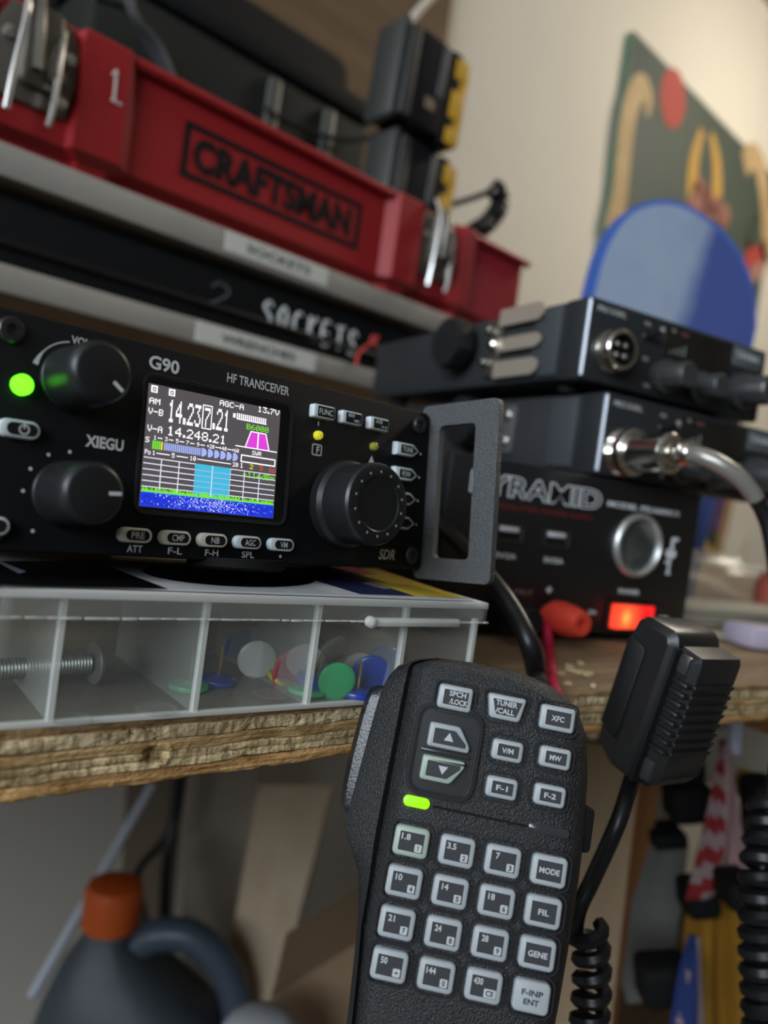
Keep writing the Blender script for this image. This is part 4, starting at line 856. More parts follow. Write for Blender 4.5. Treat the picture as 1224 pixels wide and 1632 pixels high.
PM = Matrix.Translation((0.2925, 0.1786, BENCH)) @ Matrix.Rotation(CA, 4, 'Z'); ZO = 107.7
ps = thing('power_supply', 'black power supply with a glowing red switch under the two mobile radios', 'power supply', (0, 0, 0), mw=PM)
MM().box(-72, 66, 3, 185, 5, 70.5, 1.5).build('case', BLKM, ps)
MM().box(-73, 67, 0, 5, 4, 71.5, 1.2).build('front_panel', mat('psu_panel', (0.008, 0.008, 0.009), 0.4), ps)
for (x, y) in ((-60, 15), (30, 15), (-60, 170), (56, 170)): MM().lathe([(8, 0), (7, -5.2), (0, -5.2)], (x, y, 5.4), 'z', 20).build('rubber_foot', BLKM, ps)
l = MM(); hz = lambda z: z+ZO
# outlined logo letters
def outline_text(mb, s, cx, cz, hgt, w, h, m, bold0, bold1, m1):
    b0 = text_geo(s, 0.0); sx, sy, ox, oy = w/(b0[3]-b0[2]), hgt/(b0[5]-b0[4]), (b0[2]+b0[3])/2, (b0[4]+b0[5])/2
    for bd, hh, mi in ((bold0, h, m), (bold1, h-.06, m1)):
        vs_, fs_ = text_geo(s, bd)[:2]; mb.add([(cx+(x-ox)*sx, hh, cz+(y-oy)*sy) for x, y in vs_], fs_, mi, True)
LW = 67.0
outline_text(l, 'PYRAMID', -29.0, hz(-46.2), 7.6, LW, -.05, 0, .050, .008, 1)
l.text('REGULATED POWER SUPPLY', -24.5, hz(-54.2), 2.0, -.05, w=53, m=2)
l.text('MODEL PSU680KX', 31.5, hz(-46.9), 2.2, -.05, w=45, bold=.02)
for x in (-41.5, -16.5): l.text('5V/2A', x, hz(-74.0), 2.0, -.05, w=10.5, bold=.02)
l.text('OUTPUT', -32.5, hz(-88.2), 2.0, -.05, w=14.5, m=3); l.text('+', -16.7, hz(-86.3), 3.0, -.05, w=3, bold=.03, hfull=True)
l.text('ON', 8.8, hz(-94.6), 1.8, -.05, w=4.5, bold=.02); l.text('POWER', 29.0, hz(-84.4), 2.0, -.05, w=12.5, bold=.02); l.text('OFF', 53.0, hz(-95.2), 1.8, -.05, w=6, bold=.02)
ix, iz = 51.5, hz(-65)
l.poly([(ix+3.6*cos(2*pi*k/18), iz+2.4*sin(2*pi*k/18)-0.3) for k in range(18)], -.05); l.rect(ix-.6, ix+1.4, iz, iz+7, -.05); l.rect(ix+.8, ix+4, iz+5.8, iz+7.2, -.05); l.rect(ix-.9, ix+.7, iz-9.5, iz-2, -.05); l.rect(ix-3, ix+1, iz-5, iz-3.8, -.05); l.rect(ix-1.5, ix+1.5, iz-10, iz-8.8, -.05)
l.build('printed_lettering', [mat('psu_print', (0.80, 0.82, 0.84), 0.5), mat('psu_fill', (0.01, 0.01, 0.012), 0.4), mat('psu_red_print', (0.24, 0.016, 0.013), 0.5), mat('psu_pink_print', (0.36, 0.22, 0.20), 0.5)], ps, fix=False)
for x in (-41.0, -16.3):
    u_ = MM().ring(rrect(14, 7.2, .6, 2, x, hz(-64.8)), rrect(12.4, 5.6, .3, 2, x, hz(-64.8)), .2, -.7).build('usb_port', mat('usb_dark', (0.05, 0.05, 0.045), 0.4, metal=.5), ps)
    MM().rect(x-6, x+6, hz(-67.4), hz(-62.2), -.06).build('port_opening', INK, u_)
    plabel(MM().box(x-5.6, x+4.2, -.5, -.1, hz(-64.2), hz(-62.0), .15).build('port_tongue', mat('usb_tongue', (0.62, 0.62, 0.66), 0.3), u_), 'white tongue')
    MM().box(x+5.3, x+6.0, -.6, -.1, hz(-67.2), hz(-62.5)).build('port_spring', DSTEEL, u_)
so = MM().lathe([(14.2, 0), (14.4, 1.2), (13.6, 2.6), (12.4, 2.8), (11.6, 1.5), (11.4, .2)], (29.5, 0, hz(-63.5)), n=48).build('lighter_socket', mat('socket_ring', (0.55, 0.55, 0.53), 0.42, metal=.8), ps)
MM().lathe([(11.5, .2), (11.3, .12), (0, .1)], (29.5, 0, hz(-63.5)), n=40).build('socket_cover', mat('socket_well', (0.050, 0.066, 0.076), 0.4), so)
PO = mat('post_red', (0.72, 0.06, 0.035), 0.4, spec=.4)
po = MM().lathe([(4.2, 0), (4.4, 3), (6.4, 4), (7.0, 8), (6.6, 14), (5.6, 19), (4.6, 21), (2.2, 21), (1.9, 16.5), (0, 16)], (-15.5, 0, hz(-96.5)), n=32).build('output_post', PO, ps); plabel(po, 'red output post')
pk = MM().lathe([(4.2, 0), (4.4, 3), (6.4, 4), (7.0, 8), (6.6, 14), (5.6, 19), (4.6, 21), (0, 21)], (-40, 0, hz(-97)), n=32).build('output_post', BLK, ps); plabel(pk, 'black output post')
MM().lathe([(2.3, 2.6), (2.6, 3.2), (2.3, 4.0)], (-15.5, 0, hz(-96.5)), n=18).build('post_washer', CHROME, po)
sw_ = MM().ring(rrect(30.5, 13.5, 1, 3, 32.0, hz(-95.3)), rrect(26.6, 10.6, .6, 3, 32.0, hz(-95.3)), 0, -1.3).build('power_switch', BLK, ps)
rk = MM(); x0, x1, z0, z1 = 18.9, 45.1, hz(-100.5), hz(-90.1)
rk.prism([(x0, 0), (x1, 0), (x1, -1.2), ((x0+x1)/2+1, -2.2), (x0+.4, -4.6), (x0, -4.4)], z0, z1, 'xy')
def rocker_mat():
    m, t_, b_ = ntree('rocker_glow'); N = t_.nodes.new; L = t_.links.new
    b_.inputs['Base Color'].default_value = (0.5, 0.01, 0.01, 1); b_.inputs['Roughness'].default_value = .25
    tc = N('ShaderNodeTexCoord'); vm = N('ShaderNodeVectorMath'); vm.operation = 'DISTANCE'; vm.inputs[1].default_value = (0.0262, -0.003, (hz(-95.6))*mm); L(tc.outputs['Object'], vm.inputs[0])
    r_ = N('ShaderNodeValToRGB'); e = r_.color_ramp.elements; e[0].position = 0; e[0].color = (1, .36, .06, 1); e[1].position = 1; e[1].color = (.75, .012, .012, 1); e.new(.3).color = (1, .10, .03, 1)
    mr = N('ShaderNodeMapRange'); mr.inputs[1].default_value = .001; mr.inputs[2].default_value = .012; L(vm.outputs['Value'], mr.inputs[0]); L(mr.outputs[0], r_.inputs[0]); L(r_.outputs[0], b_.inputs['Emission Color'])
    b_.inputs['Emission Strength'].default_value = RED_E; return m
rkk = rk.build('rocker', rocker_mat(), sw_); plabel(rkk, 'glowing red rocker')
MM().ring([(40+1.9*cos(2*pi*k/20), hz(-95.3)+1.9*sin(2*pi*k/20)) for k in range(20)], [(40+1.3*cos(2*pi*k/20), hz(-95.3)+1.3*sin(2*pi*k/20)) for k in range(20)], -1.6, -1.9).build('off_mark', mat('mark_dark_red', (.35, .01, .01), .4), rkk)
# leads on the bench
def lead(name, pts, r, m, label, cat='cable', k=6):
    return tag(MB().tube(pts, r, 10, k=k).build(name, m), label, cat)
pp = PM @ Vector((-0.0165, -0.0035, (hz(-99.5))*mm))
lead('red_wire', [pp, at(872, 1000, .315), at(876, 1040, .30), on_z(880, 1085, BENCH+.0022), on_z(886, 1110, BENCH+.0018)], 0.0021, mat('red_wire_mat', (0.50, 0.012, 0.055), .45), 'red wire running down from the red output post to the bench', 'wire')
lead('black_cable', [at(660, 800, .30), at(700, 836, .285), at(745, 880, .268), at(790, 934, .245), at(822, 980, .236), at(845, 1030, .23), on_z(856, 1078, BENCH+.0034), on_z(858, 1095, BENCH+.0034)], 0.0031, BLK, 'black cable coming from behind the transceiver to the keypad microphone')

# ---------------------------------------------------------------- keypad microphone hanging from the bench edge

KM = Matrix([[0.609292, 0.626932, 0.182123, 0.134747], [-0.651297, 0.600882, 0.110461, 0.097368], [-0.044998, -0.208196, 0.867225, -0.086673], [0, 0, 0, 1]])
KM = Matrix.Translation((0, 0, ZC)) @ KM
mic = thing('keypad_microphone', 'black hand microphone with a lit keypad hanging at the bench edge', 'microphone', (0, 0, 0), mw=KM)
def xsec(z):
    tb_ = [(-48, 23.0, 24.2, 0), (-28, 24.2, 25.3, 0), (-16, 25.2, 26.0, 0), (-6, 26.3, 26.4, 0), (3, 28.2, 26.6, 0), (10, 32.6, 26.7, 0), (14, 33.6, 26.7, 0), (20, 33.2, 26.6, 0), (36, 32.0, 25.6, 0), (46, 31.2, 23.9, 0), (51, 30.0, 21.6, .2), (54.5, 27.8, 18.3, .8), (57, 23.6, 14.0, 1.9), (58.4, 19.0, 8.5, 3.4), (59.0, 12.0, 3.0, 5.4)]
    for a, b in zip(tb_, tb_[1:]):
        if z <= b[0]:
            t = (z-a[0])/(b[0]-a[0]); return [a[i]+(b[i]-a[i])*t for i in range(1, 4)]
    return tb_[-1][1:]
zs = [-48+i*2.2 for i in range(45)]+[51.6, 53, 54.5, 55.8, 57, 57.8, 58.4, 58.8, 59.0]
rg_ = []
for z in zs:
    xl, xr, dy = xsec(z); f = min(1, xl/30.0); fl = max(0.3, min(1, xl/26)); fr2 = max(.3, min(1, xr/24))
    bk = 25-1.6*dy
    rg_.append([(-19.0*fl, .15+dy, z), (-10*fl, -.12+dy, z), (0, -.25+dy, z), (10*fr2, -.1+dy, z), (xr-8, .3+dy, z), (xr-4.6, 1.2+dy, z), (xr-2.2, 3.2+dy, z), (xr-.8, 6.2+dy, z), (xr+.2, 11+dy, z), (xr-1.5, 17, z), (xr-6, bk-2, z), (0, bk, z),
                (-xl+7, bk-2, z), (-xl+1.8, 18, z), (-xl, 8.6+dy*.6, z), (-xl+(xl-24.9*fl)*.22, 6.5+dy*.8, z), (-24.9*fl-.1*(xl-26), 3.7+dy, z), (-24.3*fl, 5.8+dy, z), (-23.5*fl, 4.8+dy, z), (-21.9*fl, 1.7+dy, z), (-20.4*fl, .55+dy, z)])
mb_ = MM().loft(rg_).build('body', MICB, mic, ang=33)
# push-to-talk bar on the side
pt = MM(); zz = [14.5, 15.5, 17.5, 22, 30, 40, 45, 47.5, 48.6]
pt.loft([[(-(31.6+o_), 9.4, z), (-(34.2+o_), 10.4, z), (-(35.4+o_), 12.8, z), (-(35.2+o_), 16.0, z), (-(33.0+o_), 18.5, z), (-27, 18.5, z), (-27, 9.4, z)] for z, o_ in zip(zz, (-2.8, -.6, .5, .9, .7, .1, -.6, -1.4, -3.4))])
pt.build('talk_bar', mat('mic_bar', (0.014, 0.014, 0.016), .32, spec=.55, bump=(1500, .35, .0003)), mic)
MM().lathe([(4, -24.5), (4, -28), (7.5, -28.5), (7.5, -30), (0, -30)], (0, 0, 22), n=20).build('hanger_button', DSTEEL, mic)
KEYB = mat('key_white', (0.32, 0.34, 0.35), .42); KINS = mat('key_inset', (0.034, 0.034, 0.036), .65, spec=.3); KTXT = mat('key_text', (0.42, 0.43, 0.44), .6)
KGRN = mat('key_white_green_glow', (0.31, 0.37, 0.31), .42)  # green lamp glow put into the colour of the nearest keys
def key(o, txts, inset=True, io=None, h=1.55, boxes=(), inks=1, tri=None, m=None):
    k = MM().prism(o, 0.6, -h, bev=.5).build('key', m or KEYB, mic, ang=45)
    g_ = MM(); ins = io or offs(o, 1.25)
    if inset: g_.poly(ins, -h-.03, m=0)
    for (x0, x1, z0, z1) in boxes: g_.poly(rrect(x1-x0, z1-z0, .25, 2, (x0+x1)/2, (z0+z1)/2), -h-.06, m=1)
    for (s, x, z, hh, w, mi) in txts: g_.text(s, x, z, hh, -h-.09, w=w, m=mi, bold=.03)
    if tri: g_.poly(tri, -h-.06, m=1)
    g_.build('legend', [KINS, KTXT], k, fix=False); return k
ri_ = MM()
def well(o):
    a_ = offs(o, -.75); ri_.ring(offs(a_, -.45), a_, 0.3, -.42)
PX, PZ = 11.2, 9.234
num = [['1.8', '3.5', '7'], ['10', '14', '18'], ['21', '24', '28'], ['50', '144', '430']]
sub = [['1', '2', '3'], ['4', '5', '6'], ['7', '8', '9'], ['\u2022', '0', 'CE']]
for r in range(4):
    for c in range(4):
        cx, cz = (c-1.5)*PX, (1.5-r)*PZ; o = rrect(8.5, 6.9, 1.25, 4, cx, cz); well(o)
        if c < 3:
            s_ = num[r][c]; big = len(sub[r][c]) > 1
            bx_ = (cx+.1, cx+2.9, cz-2.1, cz-.25) if big else (cx+.95, cx+2.7, cz-2.05, cz-.25)
            key(o, [(s_, cx-1.45, cz+1.05, 1.35, .62*len(s_)+.35, 1), (sub[r][c], (bx_[0]+bx_[1])/2, (bx_[2]+bx_[3])/2, 1.1, 1.9 if big else .75, 0)], boxes=[bx_], m=KGRN if (r, c) == (0, 0) else None)
        elif r < 3: key(o, [(('MODE', 'FIL', 'GENE')[r], cx, cz, 1.25, (4.9, 2.6, 4.6)[r], 1)])
        else: key(o, [('F-INP', cx, cz+.95, 1.2, 5.0, 0), ('ENT', cx, cz-1.0, 1.2, 3.6, 0)], inset=False, h=1.7)
def trap(cx, cz, wt, wb, h, r=1.0):
    p_ = [(-wt/2, h/2), (-wb/2, -h/2), (wb/2, -h/2), (wt/2, h/2)]; out_ = []
    for i in range(4):
        a, b, c_ = Vector(p_[i-1]), Vector(p_[i]), Vector(p_[(i+1) % 4])
        u, v = (a-b).normalized(), (c_-b).normalized()
        for t in range(5):
            t /= 4; q_ = (b+u*r)*(1-t)**2+b*2*t*(1-t)+(b+v*r)*t*t; out_.append((cx+q_.x, cz+q_.y))
    return out_
for (cx, cz, w1, w2, tx) in ((-12.3, 49.2, 8.6, 8.6, [('SPCH', .5, 1.0, 4.2), ('/LOCK', 1.0, -.9, 4.6)]), (.6, 49.3, 9.8, 7.6, [('TUNER', 0, 1.0, 5.4), ('/CALL', -.2, -.9, 4.7)]), (13.6, 49.2, 8.6, 8.6, [('XFC', 0, 0, 3.2)])):
    o = trap(cx, cz, w1, w2, 6.0); well(o); key(o, io=trap(cx+.15, cz, w1-2.4, w2-2.4, 3.7, .25), txts=[(s_, cx+a_, cz+b_, 1.25, w_, 1) for s_, a_, b_, w_ in tx])
for (cx, cz, s_) in ((2.6, 39.2, 'V/M'), (14.4, 39.8, 'MW'), (2.6, 30.3, 'F-1'), (14.4, 30.8, 'F-2')):
    o = trap(cx, cz, 7.7, 7.7, 5.0, 1.2); well(o); key(o, io=trap(cx+.15, cz, 5.2, 5.2, 2.9, .25), txts=[(s_, cx, cz, 1.2, 2.9, 1)])
# rocker pair in its own sunken pad
pad = trap(-12.6, 36.0, 15.2, 15.2, 20.6, 3.8)
MM().ring(offs(pad, -1.0), pad, .6, -1.15).ring(pad, offs(pad, .5), .5, -.75).build('key_surround', mat('pad_gloss', (0.02, 0.02, 0.022), .2, spec=.6), mic)
MM().prism(offs(pad, .3), .6, -.35).build('sunken_pad', mat('pad_black', (0.012, 0.012, 0.013), .35), mic)
def chamf(cx, cz, w, h, up, r=.8):
    s_ = 1 if up else -1; p_ = [(-w/2, -h/2*s_), (w/2, -h/2*s_), (w/2, -h/2*s_+h*.25*s_), (w/2-3.0, h/2*s_), (-w/2, h/2*s_)]
    if not up: p_ = p_[::-1]
    out_ = []
    for i in range(5):
        a, b, c_ = Vector(p_[i-1]), Vector(p_[i]), Vector(p_[(i+1) % 5]); u, v = (a-b).normalized(), (c_-b).normalized()
        for t in range(4):
            t /= 3; q_ = (b+u*r)*(1-t)**2+b*2*t*(1-t)+(b+v*r)*t*t; out_.append((cx+q_.x, cz+q_.y))
    return out_
key(chamf(-12.0, 39.6, 10.6, 5.9, True), [], io=chamf(-11.9, 39.5, 8.2, 3.7, True, .2), h=2.2, tri=[(-13.4, 38.7), (-11.0, 38.7), (-12.2, 40.7)])
key(chamf(-12.4, 31.6, 10.6, 5.9, False), [], io=chamf(-12.3, 31.6, 8.2, 3.7, False, .2), h=2.2, tri=[(-13.6, 32.6), (-12.4, 30.6), (-11.2, 32.6)], m=KGRN)
MM().box(-18.5, -6.2, -1.3, .4, 35.1, 36.2, .4).build('rocker_divider', mat('divider_gloss', (0.03, 0.03, 0.032), .2), mic)
ri_.build('keyhole_rim', mat('rim_gloss', (0.02, 0.02, 0.022), .22, spec=.6), mic)
plabel(MM().prism(rrect(6.6, 2.6, 1.25, 5, -17.2, 22.9), .3, -.75, bev=.35).build('indicator_lamp', emat('mic_led', (0.36, 0.95, 0.005), MICLED_E), mic), 'bright green indicator lamp')
MM().prism(rrect(10, 2.2, .9, 4, 15.6, 22.7), .3, -.32, bev=.15).build('microphone_slot', mat('slot_gloss', (0.03, 0.032, 0.035), .12, spec=.7), mic)
MM().tube([(-13, -.32, 22.7), (-3, -.36, 22.75), (10.2, -.32, 22.7)], .28, 8).build('face_seam', BLKM, mic)
MM().box(25.0, 28.5, 8, 15, 18, 29, 1.2).build('side_button', BLKM, mic)
MB().tube(((0, .012, -.047), (0, .012, -.07), (.004, .016, -.10), (.02, .03, -.16)), 0.0034, 10, k=5).build('cord', BLK, mic)

# ---------------------------------------------------------------- ribbed hand microphone hanging right of it
vv = ray(1065, 1125); vh = Vector((vv.x, vv.y, 0)).normalized(); rt = Vector((vh.y, -vh.x, 0))
ex_ = (rt*.79-vh*.613); ey_ = (vh*.79+rt*.613); ez_ = Vector((0, 0, 1))
ez2 = (ez_*cos(R_(12.5))+ex_*sin(R_(12.5))).normalized(); ex2 = (ex_*cos(R_(12.5))-ez_*sin(R_(12.5))).normalized()
o2 = at(1042, 1130, .213)
HS = 0.845
HM = Matrix(((ex2.x, ey_.x, ez2.x, o2.x), (ex2.y, ey_.y, ez2.y, o2.y), (ex2.z, ey_.z, ez2.z, o2.z), (0, 0, 0, 1))) @ Matrix.Scale(HS, 4)
hm = thing('hand_microphone', 'black hand microphone with ribbed front hanging right of the keypad microphone', 'microphone', (0, 0, 0), mw=HM)
HB = mat('hm_black', (0.011, 0.011, 0.0115), .36, spec=.6)
so_ = [(-19.4, -14), (-19.2, -19), (-16.5, -24), (-11, -27), (-.4, -27), (-.4, 21.5), (-1.8, 24.5), (-4, 26), (-15.0, 26), (-18, 23.5), (-19.4, 17)]
MM().prism(so_, 0, 24, 'xz', bev=1.6, bevlo=2.4).build('rear_shell', HB, hm)
sf = [(.6, -26.4), (5.2, -25.6), (8.4, -21), (9.0, -16), (9.0, 20), (8.2, 22.0), (.6, 22.6)]
MM().prism(sf, .8, 23, 'xz', bev=1.0, bevlo=2.2).build('front_shell', HB, hm)
rb_ = MM()
for k in range(8):
    z = 12.4-k*3.35; rb_.box(8.4, 10.0, 2.2, 22, z-1.0, z+.75, .5).box(2.6, 8.8, -.5, 3.4, z-1.05, z+.85, .8)
rb_.build('grille_rib', mat('hm_rib', (0.009, 0.009, 0.0095), .4, spec=.5), hm)
for (z0, z1) in ((15.0, 21.2), (-23.0, -15.5)): MM().box(2.6, 6.8, -.3, 2.5, z0, z1, .9).build('side_plate', mat('hm_plate', (0.03, 0.031, 0.033), .35), hm)
MM().prism([(-17.6, -14), (-10.2, -16.5), (-9.4, -13), (-9.4, 15.5), (-10.6, 17), (-16.2, 18.5), (-17.6, 16)], 1.2, -1.4, 'xz', bev=.7).build('talk_bar', mat('hm_bar', (0.008, 0.008, 0.0085), .5, spec=.35), hm)
MM().ring([(-18.2, -15), (-9.6, -17.6), (-8.6, -13.5), (-8.6, 16), (-10.2, 18), (-16.8, 19.4), (-18.2, 16.6)], [(-17.6, -14), (-10.2, -16.5), (-9.4, -13), (-9.4, 15.5), (-10.6, 17), (-16.2, 18.5), (-17.6, 16)], .5, -.12).build('talk_bar_groove', INK, hm)
MM().box(-.6, .7, .4, 23, -26.6, 21.5).build('seam', INK, hm)
MM().tube([(-6, 12, -24), (-7.5, 12, -29), (-8, 12, -33)], lambda t: 3.0-.6*t, 12, k=3).build('cord_relief', BLKM, hm)
p0 = HM @ Vector((-.0078, .012, -.031))
cs = MB().tube([p0, at(985, 1310, .219), at(945, 1400, .222), at(922, 1450, .222), at(915, 1500, .224)], 0.0024, 10, k=6)
tag(cs.build('straight_cord', BLK), 'straight black cord from the ribbed microphone down behind the keypad microphone', 'cord')
cs = MB().helix([at(938, 1478, .222), at(942, 1520, .222), at(943, 1570, .221), at(938, 1640, .220), at(930, 1760, .218)], 0.0038, 0.0056, 0.0021)
tag(cs.build('coiled_cord', BLK), 'black coiled cord hanging beside the lower right corner of the keypad microphone', 'cord')
cs = MB().helix([at(1226, 1270, .262), at(1222, 1330, .258), at(1214, 1400, .254), at(1214, 1500, .252), at(1218, 1600, .25), at(1224, 1720, .248)], 0.0050, 0.0057, 0.0026)
cs.tube([at(1226, 1272, .262), at(1240, 1200, .27), at(1262, 1000, .29)], 0.0024, 10, k=5)
tag(cs.build('coiled_cord', BLK), 'black coiled cord hanging at the right edge in front of the yellow cloth', 'cord')

# ---------------------------------------------------------------- under the bench
sh = thing('lower_shelf', 'dark wooden lower shelf beneath the workbench', 'shelf', (0, 0, 0.37))
MB().box(-0.29, 1.44, 0.40, 0.715, -0.02, 0, .003).build('board', DKWOOD, sh)
for x in (-.27, 1.36): MB().box(x, x+.05, .5, .55, -.37, -.02).build('leg', DKWOOD, sh)
JS = 0.37
jg = at(180, 1440, .60); jx, jy = jg.x, jg.y
JM = Matrix.Translation((jx, jy, JS)) @ Matrix.Rotation(-YAW, 4, 'Z')
ju = thing('jug', 'grey-blue plastic jug with an orange cap under the bench', 'jug', (0, 0, 0), mw=JM)
JB = mat('jug_grey', (0.055, 0.068, 0.082), .5); jz = jg.z-JS
def jring(cx, cy, rx, ry, z): return [(cx+rx*(abs(cos(a))**.7)*(1 if cos(a) > 0 else -1), cy+ry*(abs(sin(a))**.7)*(1 if sin(a) > 0 else -1), z) for a in [2*pi*k/28 for k in range(28)]]
b_ = MB().loft([jring(.035, 0, .078, .05, 0.001), jring(.035, 0, .084, .056, .008), jring(.035, 0, .084, .056, jz-.13), jring(.033, 0, .080, .054, jz-.10), jring(.022, 0, .062, .045, jz-.07), jring(.008, 0, .038, .033, jz-.042), jring(0, 0, .019, .019, jz-.024), jring(0, 0, .018, .018, jz)])
b_.build('jug_body', JB, ju)
MB().tube([(.018, 0, jz-.035), (.038, 0, jz-.020), (.064, 0, jz-.018), (.090, 0, jz-.036), (.106, 0, jz-.068), (.110, 0, jz-.105), (.106, 0, jz-.14)], .0125, 14, k=6).build('handle', mat('jug_handle', (0.062, 0.085, 0.115), .4), ju)
MB().lathe([(.0215, -.016), (.0222, -.012), (.0222, .010), (.020, .0155), (.016, .017), (0, .017)], (0, 0, jz), 'z', 40, notch=(2, .0006, -.013, .012)).build('cap', mat('cap_orange', (0.62, 0.10, 0.012), .5), ju)
def board(name, pts, d, th, m, label, cat):
    """A flat plank hanging from four photo corners at depth d, with real thickness."""
    P = [at(x, y, d if not isinstance(d, tuple) else d[i]) for i, (x, y) in enumerate(pts)]
    nrm = (P[1]-P[0]).cross(P[-1]-P[0]).normalized()
    if nrm.dot(Vector((0, 0, ZC))-P[0]) > 0: nrm = -nrm
    B = MB(); n_ = len(P); B.loft([[tuple(p) for p in P], [tuple(p+nrm*th) for p in P]])
    return tag(B.build(name, m), label, cat)
board('wood_plank', [(412, 1252), (530, 1252), (440, 1600), (352, 1590)], (.70, .70, .62, .62), .018, LTWOOD, 'pale wooden plank leaning under the bench left of the keypad microphone', 'plank')
board('tall_board', [(300, 1190), (414, 1190), (378, 1640), (286, 1640)], (.84, .84, .80, .80), .010, mat('greige_board', (0.33, 0.27, 0.215), .8, var=(8, (0.30, 0.245, 0.19))), 'greyish beige board standing behind the pale plank under the bench', 'board')
board('brown_strip', [(205, 1190), (292, 1190), (262, 1640), (180, 1640)], (.87, .87, .84, .84), .008, mat('brown_strip', (0.13, 0.095, 0.06), .8), 'narrow brown board in the shade behind the hanging black cables', 'board')
tag(MB().tube([at(243, 1250, .74), at(50, 1590, .63)], .0042, 10).build('white_rod', mat('rod_white', (0.62, 0.66, 0.74), .4)), 'thin pale rod leaning diagonally above the orange cap', 'rod')
tag(MB().tube([at(288, 1180, .77), at(280, 1265, .77), at(268, 1330, .77), at(222, 1385, .77), at(222, 1430, .77), at(236, 1500, .76), at(240, 1640, .75)], .0042, 10, k=6).build('black_cable', BLK), 'thick black cable looping under the bench beside the pale rod', 'cable')
tag(MB().tube([at(296, 1180, .75), at(282, 1290, .75), at(268, 1360, .74), at(262, 1450, .735), at(262, 1640, .73)], .0055, 10, k=6).build('black_cable', BLK), 'straight black cable hanging under the bench right of the looping one', 'cable')
board('cardboard_box', [(425, 1632+60), (432, 1590), (590, 1490), (720, 1560), (720, 1632+60)], .52, .08, CARD, 'brown cardboard box below the pale plank at the bottom', 'box')
ws = at(410, 1690, .45); tag(MB().lathe([(.0, .027), (.012, .0265), (.02, .022), (.0255, .012), (.027, 0), (.0255, -.012), (.02, -.022), (0, -.027)], axis='z', n=28).build('white_ball', mat('ball_white', (0.55, 0.56, 0.58), .5), loc=(ws.x, ws.y, ws.z)), 'white round cap peeking up below the jug handle', 'cap')
board('pale_tan_board', [(880, 1175), (1024, 1195), (1000, 1400), (955, 1800), (820, 1800), (850, 1400)], .44, .010, TAN, 'pale tan board standing between the keypad microphone and the ribbed one', 'board')
board('orange_lath', [(1024, 1200), (1062, 1205), (1040, 1330), (1006, 1440), (960, 1800), (950, 1800), (1000, 1400)], (.46,)*7, .012, ORWOOD, 'narrow orange brown lath along the edge of the pale tan board', 'slat')
board('orange_block', [(1172, 1122), (1260, 1135), (1260, 1180), (1224, 1170), (1168, 1150)], .36, .03, ORWOOD, 'orange brown wooden block under the bench edge at the right', 'block')
board('grey_sheet', [(1024, 1335), (1098, 1345), (1082, 1470), (1070, 1590), (1000, 1600), (985, 1545), (1000, 1420)], .50, .006, mat('sheet_grey', (0.20, 0.195, 0.185), .5, var=(18, (0.15, 0.145, 0.13))), 'dull grey plastic sheet beside the orange brown lath', 'sheet')
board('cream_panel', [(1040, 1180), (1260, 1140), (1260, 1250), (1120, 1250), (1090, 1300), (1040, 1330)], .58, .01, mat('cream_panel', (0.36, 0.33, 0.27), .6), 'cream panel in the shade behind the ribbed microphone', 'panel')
blk = [((1078, 1215, 36, 26), .44, 'black clamp shape under the ribbed microphone'), ((1096, 1275, 34, 30), .45, 'black lump between the orange brown lath and the striped flag'), ((1060, 1330, 26, 12), .46, 'small black bar above the dull grey plastic sheet'),
       ((1112, 1428, 26, 24), .43, 'black clip at the bottom of the striped flag'), ((1058, 1560, 42, 34), .43, 'black block left of the starred blue cloth'), ((1216, 1300, 24, 60), .42, 'black handle shape beside the pink cloth'), ((1172, 1415, 24, 22), .40, 'black knob over the top of the yellow cloth')]
for (x, y, w_, h_), d_, lab in blk:
    p_ = at(x, y, d_); s_ = d_/FPX; o_ = MB().box(-w_*s_, w_*s_, -.012, .012, -h_*s_, h_*s_, min(w_, h_)*s_*.45, seg=3).build('black_fitting', BLKM, loc=p_, rot=(0, R_(-12), -YAW)); tag(o_, lab, 'fitting')
p_ = at(1190, 1250, .46); tag(MB().lathe([(.002, .008), (.006, .007), (.0075, 0), (.006, -.007), (0, -.008)], axis='z', n=20).build('yellow_ball', mat('yellow_knob', (0.46, 0.29, 0.02), .5), loc=p_), 'small yellow ball shape in the dark under the bench at the right', 'ball')
# hanging cloths
def cloth(name, left, right, d, m, label, cat, amp=.004, waves=3, mats=None, mi=None):
    L_s = smooth_path([at(x, y, d) for x, y in left], 8); R_s = smooth_path([at(x, y, d) for x, y in right], 8); n_ = min(len(L_s), len(R_s)); K = 28; vs, fs, mm_ = [], [], []
    for i in range(n_):
        for j in range(K+1):
            t = j/K; p = L_s[i].lerp(R_s[i], t); vs.append(p+Vector((sin(YAW), cos(YAW), 0))*(amp*sin(t*waves*2*pi+i*.08)))
    B = MB(); B.v = [tuple(v) for v in vs]
    for i in range(n_-1):
        for j in range(K):
            a = i*(K+1)+j; B.f.append((a, a+1, a+K+2, a+K+1)); B.m.append(mi(i/(n_-1), j/K) if mi else 0); B.flat.append(False)
    o = B.build(name, mats or m, fix=False); sd = o.modifiers.new('thickness', 'SOLIDIFY'); sd.thickness = .0012
    return tag(o, label, cat)
FR, FP, FB = mat('flag_red', (0.22, 0.008, 0.010), .8), mat('flag_pink', (0.36, 0.22, 0.22), .8), mat('flag_blue', (0.010, 0.026, 0.13), .8)
FWH = mat('flag_white', (0.28, 0.20, 0.205), .8)
